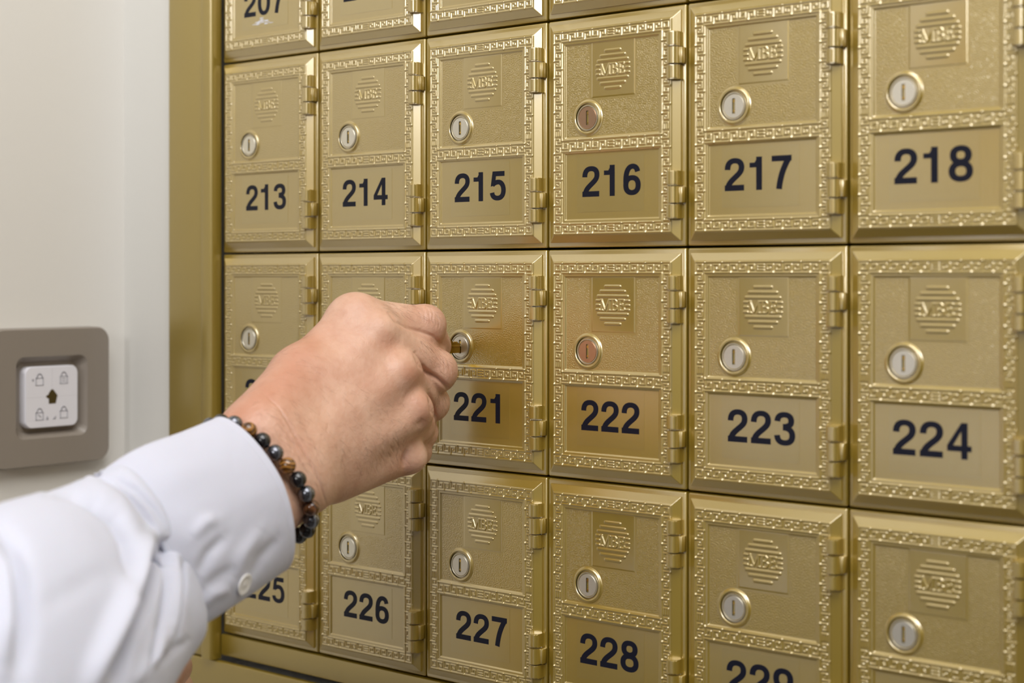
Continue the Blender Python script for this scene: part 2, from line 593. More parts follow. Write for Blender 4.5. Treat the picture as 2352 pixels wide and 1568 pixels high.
# --- shared meshes
G = 0.55
bm = bmesh.new()
bm_box(bm, G * 1e-3, BW - G * 1e-3, 0.0, 0.012, -BH + G * 1e-3, -G * 1e-3, bevel=0.0009, seg=3)
bm_box(bm, 0.0022, BW - 0.0022, 0.011, 0.088, -BH + 0.0022, -0.0022)
ME_FACE = bm_mesh('face_frame', bm)
ME_DOOR = build_door()
ME_EMB = build_emblem()
ME_LABEL = boxes('number_label', [(0.0222, 0.0650, -0.00010, 0, -0.1022, -0.0733)])
PANEL = TOP - 0.75       # height of the recessed panels

lx, lz = LOCK[0] * 1e-3, -LOCK[1] * 1e-3
def mm(*p):
    return [(r * 1e-3, -y * 1e-3) for r, y in p]
ME_COLLAR = lathe_y('lock', mm((9.6, PANEL - .2), (9.5, PANEL + .10), (8.95, PANEL + .35), (8.75, PANEL + .75), (8.5, PANEL + .95), (8.1, PANEL + 1.0), (7.7, PANEL + .95), (7.4, PANEL + .7), (7.3, PANEL - 1.6), (6.0, PANEL - 1.6)), 72, lx, lz)
ME_BEZEL = lathe_y('bezel', mm((6.55, PANEL - 1.6), (6.55, PANEL + .5), (6.45, PANEL + .7), (6.2, PANEL + .7), (6.08, PANEL + 0.5), (6.02, PANEL - .8), (5.7, PANEL - .8)), 72, lx, lz)

def cylinder_face():
    """plug face with a keyway cut through it"""
    n = 96
    hx, hz = 0.80, 3.75
    prof = [(5.72, PANEL - .8), (5.72, PANEL + 0.45), (5.60, PANEL + 0.60)]
    V, Fc = [], []
    for r, y in prof:
        for k in range(n):
            a = 2 * math.pi * (k + .5) / n
            V.append((r * math.cos(a), y, r * math.sin(a)))
    for y in (PANEL + 0.60, PANEL - 0.9):
        for k in range(n):
            a = 2 * math.pi * (k + .5) / n
            c, s = math.cos(a), math.sin(a)
            t = min(hx / abs(c) if abs(c) > 1e-9 else 1e9, hz / abs(s) if abs(s) > 1e-9 else 1e9)
            V.append((t * c, y, t * s))
    for i in range(4):
        for k in range(n):
            a, b = i * n + k, i * n + (k + 1) % n
            Fc.append((a, b, b + n, a + n))
    V = [(lx + x * 1e-3, -y * 1e-3, lz + z * 1e-3) for x, y, z in V]
    me = mesh_from('cylinder', V, Fc)
    b = bmesh.new()
    b.from_mesh(me)
    return bm_mesh('cylinder', b, angle=25)
ME_CYL = cylinder_face()
for pl in ME_CYL.polygons:
    c_ = pl.center
    if abs(c_.x - lx) < .00085 and abs(c_.z - lz) < .0038 and abs(pl.normal.y) < .5:
        pl.material_index = 1  # slot walls coloured dark, standing in for the shade inside
ME_CYL_CU = ME_CYL.copy()
yk = lambda y: -y * 1e-3
ME_KEYWAY = boxes('keyway', [(lx - .00085, lx + .00085, yk(PANEL - .8), yk(PANEL - 1.1), lz - .0039, lz + .0039)])
ME_WAFER = boxes('wafer', [(lx - .00070, lx + .00070, yk(PANEL + .35), yk(PANEL - .8), lz + .0017, lz + .0030),
                           (lx - .00070, lx + .00070, yk(PANEL + .35), yk(PANEL - .8), lz - .0029, lz - .0021)])

def knuckle_bm(bm, v0, v1, x0, x1, yb, yt):
    """rounded hinge barrel segment"""
    pts = []
    w = (x1 - x0) / 2
    c = (x0 + x1) / 2
    for k in range(17):
        a = math.pi * k / 16
        ca, sa = math.cos(a), math.sin(a)
        pts.append((c + w * (1 if ca > 0 else -1) * abs(ca) ** 0.55, -(yb + (yt - yb) * abs(sa) ** 0.6)))
    pts = [(p[0] * 1e-3, p[1] * 1e-3) for p in pts]
    nb = len(bm.verts)
    prism_z(bm, pts + [(pts[-1][0], 0.0002), (pts[0][0], 0.0002)], -v1 * 1e-3, -v0 * 1e-3)

def hinge_meshes(v):
    bm = bmesh.new()
    knuckle_bm(bm, v + 7.8, v + 15.9, 80.6, 87.0, 1.0, 7.4)
    bm_box(bm, .0845, .0886, -.0042, .0002, -(v + 15.9) * 1e-3, -(v + 7.8) * 1e-3, bevel=.0006)
    h = bm_mesh('hinge', bm, angle=30)
    ks = []
    for a, b in ((v, v + 7.1), (v + 16.6, v + 23.6)):
        bm = bmesh.new()
        knuckle_bm(bm, a, b, 79.9, 86.7, 1.0, 6.9)
        es = [e for e in bm.edges if abs(e.verts[0].co.z - e.verts[1].co.z) < 1e-7]
        bmesh.ops.bevel(bm, geom=es, offset=.0005, segments=2, affect='EDGES', clamp_overlap=True)
        ks.append(bm_mesh('knuckle', bm, angle=30))
    return h, ks
HINGES = [hinge_meshes(14.2), hinge_meshes(83.2)]

for me, m in ((ME_FACE, GOLD), (ME_DOOR, GOLD), (ME_EMB, GOLD_S), (ME_LABEL, FILM), (ME_COLLAR, GOLD), (ME_BEZEL, NICKEL), (ME_CYL, NICKEL),
              (ME_CYL_CU, COPPER), (ME_KEYWAY, DARK), (ME_WAFER, BRASS)):
    me.materials.append(m)
ME_COLLAR.materials.append(DARK)
for pl in ME_COLLAR.polygons:
    if math.hypot(pl.center.x - lx, pl.center.z - lz) < .00737:
        pl.material_index = 1  # gap round the bezel coloured dark as painted shade
ME_CYL.materials.append(DARK)
ME_CYL_CU.materials.append(DARK)
for h, ks in HINGES:
    h.materials.append(GOLD)
    for k in ks:
        k.materials.append(GOLD)

def label_for(num):
    r = (num - 207) // 6
    if num in (207,):
        return 'gold mailbox numbered 207, leftmost of the top row, above box 213'
    if num == 208:
        return 'gold mailbox directly above box 214, its number cut by the top edge'
    if r == 0:
        return 'gold mailbox directly above box %d, only its lower edge showing' % (num + 6)
    if num == 219:
        return 'gold mailbox directly below box 213, its number behind the hand and sleeve'
    if num == 220:
        return 'gold mailbox directly below box 214, mostly covered by the hand'
    if num == 225:
        return 'gold mailbox numbered 225, partly hidden behind the white cuff'
    if num == 221:
        return 'gold mailbox numbered 221, with a brass key in its lock'
    if num in (216, 222):
        return 'gold mailbox numbered %d with a copper coloured lock face' % num
    if num == 230:
        return 'gold mailbox directly below box 224, its number below the frame edge'
    return 'gold mailbox numbered %d in big dark digits below its emblem' % num

for num in range(207, 231):
    r, c = divmod(num - 207, 6)
    b = thing('mailbox', label_for(num), 'mailbox', (c * BW, 0, Z0 + BH - r * BH), 'gold mailboxes in the wall bank')
    obj('face_frame', ME_FACE, None, b)
    obj('door', ME_DOOR, None, b)
    obj('emblem', ME_EMB, None, b, (0, -PANEL * 1e-3, 0))
    lk = obj('lock', ME_COLLAR, None, b)
    copper = num in (216, 222)
    obj('bezel', ME_BEZEL, None, lk)
    cy = obj('cylinder', ME_CYL_CU if copper else ME_CYL, None, lk)
    if copper:
        cy['label'] = 'copper coloured lock face'
    obj('keyway', ME_KEYWAY, None, lk)
    obj('wafer', ME_WAFER, None, lk)
    lb = obj('number_label', ME_LABEL, None, b, (0, -PANEL * 1e-3, 0))
    sh = ((num * 37) % 7 - 3) * 0.35
    nm = obj('number', number_mesh(str(num), 43.6 + sh, 78.4, 15.9, 0.10), VINYL, lb)
    if num == 207:
        b2 = bmesh.new()
        r2 = np.random.default_rng(5)
        for q in range(26):
            x_, z_ = 41 + r2.normal(0, 4.5), -98.6 + r2.normal(0, .9)
            w_, h_ = r2.uniform(.8, 3.2), r2.uniform(.15, .5)
            pts_ = [(x_ + w_ * math.cos(a) * r2.uniform(.6, 1), z_ + h_ * math.sin(a) * r2.uniform(.6, 1)) for a in np.linspace(0, 2 * np.pi, 9)[:-1]]
            b2.faces.new([b2.verts.new((a * 1e-3, -.00014 - q * 1e-6, c_ * 1e-3)) for a, c_ in pts_])
        sc = obj('scuff', bm_mesh('scuff', b2, smooth=False), SCUFF, lb)
        sc['label'] = 'white scuff mark under the number'
    for h, ks in HINGES:
        ho = obj('hinge', h, None, b)
        for k in ks:
            obj('knuckle', k, None, ho)

# ------------------------------------------------------------------ alarm keypad on the left wall: x along the wall toward the corner, z up, depth off the wall
def rrect(cx, cz, w, h, r, n=8):
    out = []
    for sx, sz, a0 in ((1, 1, 0), (-1, 1, 90), (-1, -1, 180), (1, -1, 270)):
        for k in range(n + 1):
            a = math.radians(a0 + 90 * k / n)
            out.append((cx + sx * (w / 2 - r) + r * math.cos(a), cz + sz * (h / 2 - r) + r * math.sin(a)))
    return out

def loft(name, rings, ang=50):
    """rings of (outline, depth) on the left wall; last ring is capped. outline in (wall y, z)"""
    bm = bmesh.new()
    vr = [[bm.verts.new((XC + d, y, z)) for y, z in o] for o, d in rings]
    n = len(vr[0])
    for a, b in zip(vr[:-1], vr[1:]):
        for k in range(n):
            bm.faces.new((a[k], a[(k + 1) % n], b[(k + 1) % n], b[k]))
    bm.faces.new(vr[-1])
    return bm_mesh(name, bm, angle=ang)

TAUPE = wall_mat('taupe_plastic', (0.275, 0.238, 0.200), 0.36, 0.15)
PADW = plain('white_plastic', (0.80, 0.79, 0.84), 0.35)
ICON = plain('icon_grey', (0.42, 0.42, 0.46), 0.5)
EMBM = plain('dark_bronze_badge', (0.09, 0.065, 0.02), 0.4, 0.4)
KY, KZ = -0.0635, Z0 - 0.2130
kp = thing('alarm_keypad', 'taupe square wall keypad with a white button pad in the middle', 'keypad', (XC, KY, KZ - 0.044))
obj('housing', loft('housing', [(rrect(KY, KZ, .089, .089, .009), 0.0002), (rrect(KY, KZ, .0885, .0885, .009), 0.009), (rrect(KY, KZ, .087, .087, .0085), 0.0105),
                                (rrect(KY, KZ, .0535, .0525, .006), 0.0105), (rrect(KY, KZ, .0525, .0515, .0055), 0.0100), (rrect(KY, KZ, .0445, .0445, .005), 0.0036)], 22), TAUPE, kp, local=False)
pad = obj('button_pad', loft('button_pad', [(rrect(KY, KZ, .0395, .0395, .0048), 0.0034), (rrect(KY, KZ, .0395, .0395, .0048), 0.0092), (rrect(KY, KZ, .0384, .0384, .0044), 0.0101)]), PADW, kp, local=False)
def flat_on_pad(name, polys, mat, parent, d0=0.0100, d1=0.0103):
    bm = bmesh.new()
    for po in polys:
        a = [bm.verts.new((XC + d0, KY + p[0] * 1e-3, KZ + p[1] * 1e-3)) for p in po]
        b_ = [bm.verts.new((XC + d1, KY + p[0] * 1e-3, KZ + p[1] * 1e-3)) for p in po]
        n = len(a)
        bm.faces.new(b_)
        for i in range(n):
            bm.faces.new((a[i], a[(i + 1) % n], b_[(i + 1) % n], b_[i]))
    return obj(name, bm_mesh(name, bm, smooth=False), mat, parent, local=False)
def outline(pts, w, closed=True):
    pts = [np.array(p, float) for p in pts]
    out = []
    for a, b in zip(pts, pts[1:] + ([pts[0]] if closed else [])):
        if closed is False and a is b:
            continue
        d = b - a
        L = np.linalg.norm(d)
        if L < 1e-9:
            continue
        n = np.array([-d[1], d[0]]) / L * w / 2
        e = d / L * w / 2
        out.append([a - e + n, b + e + n, b + e - n, a - e - n])
    return out
def padlock(cx, cz, k):
    """outlined padlock symbol: body, shackle, small mark"""
    P = outline([(cx - 2.6, cz - 3.4), (cx + 2.6, cz - 3.4), (cx + 2.6, cz + 1.2), (cx - 2.6, cz + 1.2)], .55)
    arc = [(cx + 1.9 * math.cos(a), cz + 1.3 + 2.6 * math.sin(a)) for a in np.linspace(0, math.pi, 9)]
    P += outline(arc, .55, closed=False)
    if k == 1:
        P += outline([(cx - 1.2, cz - .2), (cx + 1.2, cz - .2)], .5, False) + outline([(cx - 1.2, cz - 1.8), (cx + 1.2, cz - 1.8)], .5, False)
    if k == 2:
        P += outline([(cx - .9, cz - .2), (cx + .9, cz - 1.6)], .7, False)
    if k == 0:
        P += [[(cx - 5.6, cz - .6), (cx - 4.2, cz - .6), (cx - 4.2, cz + .8), (cx - 5.6, cz + .8)]]
    return P
for k, (a, b_) in enumerate(((-9.3, 11.2), (8.8, 11.6), (-9.3, -11.0), (8.8, -10.8))):
    flat_on_pad('lock_icon', padlock(a, b_, k), ICON, pad)
flat_on_pad('bottom_mark', outline([(-4.3, -14.4), (-3.0, -14.4), (-3.6, -12.8)], .45), ICON, pad)
flat_on_pad('bottom_mark', outline([(1.0, -14.4), (2.2, -14.4), (2.6, -13.0)], .45), ICON, pad)
flat_on_pad('badge', [[(-2.4, -4.4), (2.6, -4.4), (3.9, .8), (.6, 4.8), (-.7, 4.6), (-2.6, 2.2)], [(-4.6, .4), (-3.2, -1.0), (-2.4, -.6), (-2.6, 1.6), (-3.6, 1.2)]], EMBM, pad)
flat_on_pad('seam', [[(-19, -.06), (19, -.06), (19, .10), (-19, .10)], [(-.08, 5.2), (.08, 5.2), (.08, 19), (-.08, 19)]], plain('seam_grey', (.66, .65, .70), .5), pad, 0.0100, 0.01015)

# ------------------------------------------------------------------ the person: hand and forearm as one skin
def smin(a, b, k):
    h = np.clip(0.5 + 0.5 * (b - a) / k, 0, 1)
    return b + (a - b) * h - k * h * (1 - h)

def to_cam(p):
    v = np.asarray(p) - CAM
    return np.stack([v @ CR, -(v @ CU), v @ CF], -1) * 1000      # mm: right, down, away
def from_cam(q):
    q = np.asarray(q) * 1e-3
    return CAM + q[..., :1] * CR - q[..., 1:2] * CU + q[..., 2:3] * CF
def J(px, py, d):
    return np.array([(px - 1176) / FPX * d, (py - 636.3) / FPX * d, d]) * 1000
def to_px(q):
    return np.stack([1176 + FPX * q[:, 0] / q[:, 2], 636.3 + FPX * q[:, 1] / q[:, 2]], -1)

class SDF:
    def __init__(s, lo, hi, vox):
        s.lo, s.vox = np.array(lo, np.float32), vox
        s.n = np.ceil((np.array(hi) - lo) / vox).astype(int) + 1
        ax = [s.lo[i] + vox * np.arange(s.n[i], dtype=np.float32) for i in range(3)]
        s.X, s.Y, s.Z = ax[0][:, None, None], ax[1][None, :, None], ax[2][None, None, :]
    def cone(s, a, b, ra, rb):
        a, b = np.float32(a), np.float32(b)
        d = b - a
        L = float(d @ d)
        t = ((s.X - a[0]) * d[0] + (s.Y - a[1]) * d[1] + (s.Z - a[2]) * d[2]) / L
        np.clip(t, 0, 1, out=t)
        r = np.sqrt((s.X - a[0] - t * d[0]) ** 2 + (s.Y - a[1] - t * d[1]) ** 2 + (s.Z - a[2] - t * d[2]) ** 2)
        return r - (ra + (rb - ra) * t)
    def ball(s, c, r):
        c = np.float32(c)
        return np.sqrt((s.X - c[0]) ** 2 + (s.Y - c[1]) ** 2 + (s.Z - c[2]) ** 2) - r
    def surface(s, f):
        """naive surface nets"""
        nx, ny, nz = f.shape
        ins = f < 0
        cell = np.zeros((nx - 1, ny - 1, nz - 1), np.uint8)
        for i in (0, 1):
            for j in (0, 1):
                for k in (0, 1):
                    cell += ins[i:nx - 1 + i, j:ny - 1 + j, k:nz - 1 + k]
        act = (cell > 0) & (cell < 8)
        ci, cj, ck = np.nonzero(act)
        ids = np.full(act.shape, -1, np.int64)
        ids[ci, cj, ck] = np.arange(len(ci))
        acc = np.zeros((len(ci), 3))
        cnt = np.zeros(len(ci))
        corners = [(i, j, k) for i in (0, 1) for j in (0, 1) for k in (0, 1)]
        val = {c: f[ci + c[0], cj + c[1], ck + c[2]].astype(np.float64) for c in corners}
        for c in corners:
            for ax in range(3):
                if c[ax] == 0:
                    e = list(c); e[ax] = 1; e = tuple(e)
                    a, b = val[c], val[e]
                    m = (a < 0) != (b < 0)
                    t = np.where(m, a / np.where(m, a - b, 1), 0)
                    p = np.array(c, float)[None, :].repeat(len(ci), 0)
                    p[:, ax] += t
                    acc[m] += p[m]
                    cnt[m] += 1
        P = s.lo + s.vox * (np.stack([ci, cj, ck], 1) + acc / cnt[:, None])
        quads = []
        for ax in range(3):
            sl0, sl1 = [slice(None)] * 3, [slice(None)] * 3
            sl0[ax], sl1[ax] = slice(0, -1), slice(1, None)
            m = ins[tuple(sl0)] != ins[tuple(sl1)]
            ii = np.stack(np.nonzero(m), 1)
            o = [a for a in range(3) if a != ax]
            ok = np.all([(ii[:, a] > 0) & (ii[:, a] < f.shape[a] - 1) for a in o], 0)
            ii = ii[ok]
            flip = ins[tuple(sl0)][ii[:, 0], ii[:, 1], ii[:, 2]]
            qs = []
            for d0, d1 in ((-1, -1), (0, -1), (0, 0), (-1, 0)):
                q = ii.copy()
                q[:, o[0]] += d0
                q[:, o[1]] += d1
                qs.append(ids[q[:, 0], q[:, 1], q[:, 2]])
            q = np.stack(qs, 1)
            if ax == 1:
                flip = ~flip
            q[~flip] = q[~flip][:, ::-1]
            quads.append(q)
        return P, np.concatenate(quads)

def smooth_verts(P, Q, it=2, lam=0.5):
    n = len(P)
    E = np.concatenate([Q[:, [0, 1]], Q[:, [1, 2]], Q[:, [2, 3]], Q[:, [3, 0]]])
    E = np.concatenate([E, E[:, ::-1]])
    cnt = np.bincount(E[:, 0], minlength=n)[:, None]
    for k in range(it):
        for l in (lam, -lam * 0.95):
            A = np.stack([np.bincount(E[:, 0], P[E[:, 1], c], n) for c in range(3)], 1) / np.maximum(cnt, 1)
            P = P + l * (A - P)
    return P

def subdivide(P, Q):
    E = np.sort(np.concatenate([Q[:, [0, 1]], Q[:, [1, 2]], Q[:, [2, 3]], Q[:, [3, 0]]]), 1)
    U, inv = np.unique(E, axis=0, return_inverse=True)
    inv = inv.reshape(-1)
    n, nq = len(P), len(Q)
    mid = (P[U[:, 0]] + P[U[:, 1]]) / 2
    cen_ = P[Q].mean(1)
    e = [n + inv[i * nq:(i + 1) * nq] for i in range(4)]
    c = n + len(U) + np.arange(nq)
    q = [np.stack([Q[:, i], e[i], c, e[i - 1]], 1) for i in range(4)]
    return np.concatenate([P, mid, cen_]), np.concatenate(q)

def normals(P, Q):
    fn = np.cross(P[Q[:, 2]] - P[Q[:, 0]], P[Q[:, 3]] - P[Q[:, 1]])
    N = np.zeros_like(P)
    for k in range(4):
        for c in range(3):
            N[:, c] += np.bincount(Q[:, k], fn[:, c], len(P))
    return N / (np.linalg.norm(N, axis=1)[:, None] + 1e-12)

def poly_dist(px, pts):
    d = np.full(len(px), 1e9)
    tt = np.zeros(len(px))
    pts = np.array(pts, float)
    n = len(pts) - 1
    for i in range(n):
        a, b = pts[i], pts[i + 1]
        e = b - a
        t = np.clip(((px - a) @ e) / (e @ e), 0, 1)
        q = np.hypot(*(px - a - t[:, None] * e).T)
        m = q < d
        d = np.where(m, q, d)
        tt = np.where(m, (i + t) / n, tt)
    return d, tt

HD = -0.026                      # how far the whole hand stands off toward the camera
def H(px, py, d):
    return J(px, py, d + HD)

def build_hand():
    lo = np.min([H(430, 1000, .80), H(1060, 660, .75)], 0)
    pts = [H(480, 900, .76), H(1060, 660, .93), H(700, 1260, .75), H(1060, 1120, .92), H(400, 1320, .70), H(330, 1150, .74)]
    lo, hi = np.min(pts, 0) - 14, np.max(pts, 0) + 14
    f = SDF(lo, hi, 0.95)
    # forearm and wrist
    chord = np.array([.57, .82, 0.0])
    W0, F1 = H(636, 1062, .790), H(352, 1262, .730)
    arm = smin(f.cone(F1 - chord * 13, W0 - chord * 12, 21, 18), f.cone(F1 + chord * 13, W0 + chord * 12, 21, 17.5), 10)
    arm = smin(arm, f.cone(F1, W0, 23, 17), 8)
    # palm
    mcp = {'I': (H(867, 768, .847), 11.0), 'M': (H(912, 854, .843), 11.2), 'R': (H(942, 946, .847), 10.6), 'P': (H(926, 1040, .855), 9.6)}
    base = {'I': H(675, 1000, .802), 'M': H(685, 1035, .799), 'R': H(698, 1075, .800), 'P': H(716, 1108, .805)}
    palm = f.cone(W0, base['M'], 18, 16)
    for k in 'IMRP':
        r0 = 14 if k != 'P' else 13
        palm = smin(palm, f.cone(base[k], mcp[k][0], r0, mcp[k][1] + 1.2), 9)
    palm = smin(palm, f.cone(H(770, 900, .845), H(900, 900, .868), 14, 13), 12)          # flesh of the palm
    palm = smin(palm, f.cone(H(745, 1085, .825), H(880, 1045, .866), 14, 12), 10)        # heel of the hand
    # thumb
    CMC, TM, TI, TT = H(702, 876, .828), H(816, 742, .853), H(972, 752, .874), H(1002, 794, .897)
    thumb = smin(f.cone(CMC, TM, 16.5, 13.6), f.cone(H(596, 990, .788), H(694, 874, .822), 17.5, 17), 10)
    thumb = smin(thumb, f.cone(TM, H(870, 800, .858), 13, 11), 8)
    web = f.cone(TM, mcp['I'][0] + np.array([0, 0, 8]), 12.0, 10.0)
    thumb = smin(thumb, web, 8)
    tph = smin(f.cone(TM, TI, 13.4, 11.2), f.cone(TI, TT, 11.0, 8.2), 3.0)
    tph = smin(tph, f.ball(TI + np.array([2, -2, -1.5]), 9.8), 3)
    body = smin(arm, palm, 12)
    body = smin(body, thumb, 9)
    body = smin(body, tph, 4)
    # fingers
    fin = {
        'I': ([mcp['I'][0], H(998, 852, .870), H(978, 812, .892), H(1000, 796, .904)], (11.6, 11.2, 8.8, 7.0)),
        'M': ([mcp['M'][0], H(987, 925, .878), H(955, 905, .899), H(918, 893, .892)], (10.6, 9.6, 8.2, 6.8)),
        'R': ([mcp['R'][0], H(962, 992, .880), H(928, 972, .900), H(898, 950, .890)], (10.2, 9.2, 7.8, 6.5)),
        'P': ([mcp['P'][0], H(952, 1036, .880), H(922, 1022, .900), H(896, 1000, .890)], (9.4, 8.2, 7.0, 6.0)),
    }
    allf = None
    for k in 'IMRP':
        p, r = fin[k]
        g = f.cone(p[0], p[1], r[0], r[1])
        g = smin(g, f.cone(p[1], p[2], r[1], r[2]), 2.0)
        g = smin(g, f.cone(p[2], p[3], r[2], r[3]), 2.0)
        g = smin(g, f.ball(p[1] + np.array([1.0, 0, -0.8]), r[1] * 0.98), 2.5)
        g = smin(g, f.ball(p[0] * .45 + p[1] * .55 + np.array([0, 1.5, 2]), r[1] * 1.02), 4)
        allf = g if allf is None else smin(allf, g, 1.3)
    body = smin(body, allf, 4.0)
    # knuckle heads under the skin
    for k, (dx, dy, dz, r) in {'I': (1, -2, -6.2, 7.6), 'M': (1, 0, -6.6, 7.6), 'R': (3, -3, -6.2, 7.2), 'P': (5, 2, -4.4, 7.2)}.items():
        body = smin(body, f.ball(mcp[k][0] + np.array([dx, dy, dz]), r), 5.0)
    # ulnar head of the wrist
    body = smin(body, f.ball(W0 + chord * 17 + np.array([-6, -2, -8]), 11), 9)
    P, Q = f.surface(body)
    P = smooth_verts(P, Q, 4, 0.5)
    P, Q = subdivide(P, Q)
    P = smooth_verts(P, Q, 3, 0.5)
    N = normals(P, Q)
    px = to_px(P)
    V = -P / np.linalg.norm(P, axis=1)[:, None]
    front = sstep(0.0, 0.35, (N * V).sum(1))
    off = np.zeros(len(P))
    def groove(pts, depth, w, fade=True):
        d, t = poly_dist(px, pts)
        env = np.sin(np.pi * np.clip(t, 0.02, 0.98)) ** 0.5 if fade else 1.0
        return -depth * np.exp(-(d / w) ** 2) * env
    # folds of the wrist
    off += groove([(607, 905), (640, 935), (665, 975), (690, 1020), (715, 1065), (735, 1110), (752, 1165)], 0.55, 2.4)
    off += groove([(668, 985), (700, 1040), (728, 1090), (745, 1150)], 0.30, 3)
    gr = np.random.default_rng(11)
    for k in range(46):                                   # fine short creases across the wrist and below the little knuckle
        x, y = gr.uniform(640, 760), gr.uniform(960, 1150)
        if k > 26:
            x, y = gr.uniform(870, 935), gr.uniform(985, 1060)
        L_, an = gr.uniform(10, 26), math.radians(gr.normal(62, 10))
        off += groove([(x, y), (x + L_ * math.cos(an), y + L_ * math.sin(an))], gr.uniform(.12, .28), 1.9)
    off += groove([(640, 950), (664, 1000), (690, 1055), (705, 1110)], 0.25, 5)
    # between thumb and first finger, and between the fingers
    off += groove([(893, 718), (910, 738), (935, 752), (965, 761), (994, 772), (1018, 795)], 1.0, 4.0)
    off += groove([(953, 812), (966, 838), (982, 855), (1004, 868), (1022, 884), (1034, 898)], 2.6, 5)
    off += groove([(985, 898), (992, 925), (995, 945), (1003, 962)], 2.2, 5)
    off += groove([(935, 1030), (931, 1050), (928, 1075)], 2.0, 6)
    off += groove([(975, 962), (968, 972), (958, 978)], 0.8, 8)
    # skin folds over the thumb joint
    g2 = np.random.default_rng(4)
    for x, y0, y1, a_ in ((955, 706, 738, .10), (968, 700, 742, .16), (978, 698, 752, .20), (987, 704, 748, .24), (993, 712, 760, .16), (1000, 716, 756, .26), (1004, 730, 768, .14)):
        j = g2.normal(0, 2, 4)
        off += groove([(x + j[0], y0), (x + 7 + j[1], (y0 * 2 + y1) / 3), (x + 9 + j[2], (y0 + 2 * y1) / 3), (x + 7 + j[3], y1)], a_, 1.7)
    for x, y0, y1, a_ in ((1010, 812, 850, .12), (1017, 818, 868, .2), (1024, 822, 862, .16), (1030, 830, 872, .2)):
        j = g2.normal(0, 1.5, 3)
        off += groove([(x + j[0], y0), (x + 6 + j[1], (y0 + y1) / 2), (x + 5 + j[2], y1)], a_, 1.7)
    P = P + N * (off * front)[:, None]
    return P, Q, N, front

HP, HQ, HN, HF = build_hand()

def skin_mat():
    m, t, b = nt('skin')
    tc = node(t, 'ShaderNodeTexCoord')
    n1 = node(t, 'ShaderNodeTexNoise'); n1.inputs['Scale'].default_value = 26.0; n1.inputs['Detail'].default_value = 4.0
    n2 = node(t, 'ShaderNodeTexNoise'); n2.inputs['Scale'].default_value = 150.0; n2.inputs['Detail'].default_value = 5.0
    for n in (n1, n2):
        t.links.new(tc.outputs['Object'], n.inputs['Vector'])
    r1 = node(t, 'ShaderNodeValToRGB')
    r1.color_ramp.elements[0].position, r1.color_ramp.elements[1].position = 0.30, 0.70
    r1.color_ramp.elements[0].color = (0.56, 0.31, 0.215, 1)
    r1.color_ramp.elements[1].color = (0.71, 0.46, 0.335, 1)
    t.links.new(n1.outputs['Fac'], r1.inputs[0])
    r2 = node(t, 'ShaderNodeValToRGB')
    r2.color_ramp.elements[0].color = (0.92, 0.87, 0.84, 1)
    r2.color_ramp.elements[1].color = (1.0, 1.0, 1.0, 1)
    r2.color_ramp.elements[0].position, r2.color_ramp.elements[1].position = 0.32, 0.6
    t.links.new(n2.outputs['Fac'], r2.inputs[0])
    mx = node(t, 'ShaderNodeMix', data_type='RGBA', blend_type='MULTIPLY')
    mx.inputs[0].default_value = 1.0
    t.links.new(r1.outputs[0], mx.inputs[6])
    t.links.new(r2.outputs[0], mx.inputs[7])
    # pores and short creases
    at = node(t, 'ShaderNodeAttribute', attribute_name='tone')
    m2 = node(t, 'ShaderNodeMix', data_type='RGBA')
    m2.inputs[7].default_value = (0.47, 0.185, 0.105, 1)
    t.links.new(at.outputs['Fac'], m2.inputs[0])
    t.links.new(mx.outputs[2], m2.inputs[6])
    t.links.new(m2.outputs[2], b.inputs['Base Color'])
    b.inputs['Roughness'].default_value = 0.40
    b.inputs['Specular IOR Level'].default_value = 0.45
    b.inputs['Subsurface Weight'].default_value = 0.22
    b.inputs['Subsurface Radius'].default_value = (1.0, 0.35, 0.2)
    b.inputs['Subsurface Scale'].default_value = 0.004
    vo = node(t, 'ShaderNodeTexVoronoi', feature='DISTANCE_TO_EDGE')
    vo.inputs['Scale'].default_value = 900.0
    t.links.new(tc.outputs['Object'], vo.inputs['Vector'])
    b1 = node(t, 'ShaderNodeBump'); b1.inputs['Strength'].default_value = 0.35; b1.inputs['Distance'].default_value = 0.00025
    t.links.new(vo.outputs['Distance'], b1.inputs['Height'])
    n3 = node(t, 'ShaderNodeTexNoise'); n3.inputs['Scale'].default_value = 420.0; n3.inputs['Detail'].default_value = 4.0
    t.links.new(tc.outputs['Object'], n3.inputs['Vector'])
    b2 = node(t, 'ShaderNodeBump'); b2.inputs['Strength'].default_value = 0.5; b2.inputs['Distance'].default_value = 0.0006
    t.links.new(n3.outputs['Fac'], b2.inputs['Height'])
    t.links.new(b1.outputs['Normal'], b2.inputs['Normal'])
    t.links.new(b2.outputs['Normal'], b.inputs['Normal'])
    return m
SKIN = skin_mat()
HAIR = plain('dark_arm_hair', (0.13, 0.075, 0.05), 0.5)

person = thing('person', 'person in a white shirt reaching in to turn a key in a mailbox lock', 'person', tuple(from_cam(J(-700, 1500, .45)[None])[0][:2]) + (0.0,))

hand_world = from_cam(HP)
PO = np.array(person.location)
hm = mesh_from('body', hand_world - PO, HQ)
# redder skin toward the wrist and over the sides of the joints
px = to_px(HP)
tone = 0.55 * np.exp(-(poly_dist(px, [(540, 960), (640, 860), (700, 790)])[0] / 55) ** 2)
for (x, y, r, a) in ((893, 790, 26, .45), (948, 860, 24, .45), (975, 960, 22, .4), (960, 720, 30, .30), (700, 900, 60, .25), (1010, 790, 24, .35), (925, 1075, 26, .3), (690, 1020, 40, .3)):
    tone += a * np.exp(-(((px[:, 0] - x) ** 2 + (px[:, 1] - y) ** 2) / r ** 2))
at = hm.attributes.new('tone', 'FLOAT', 'POINT')
at.data.foreach_set('value', np.clip(tone, 0, 1).astype(np.float32))
body = obj('body', hm, SKIN, person)

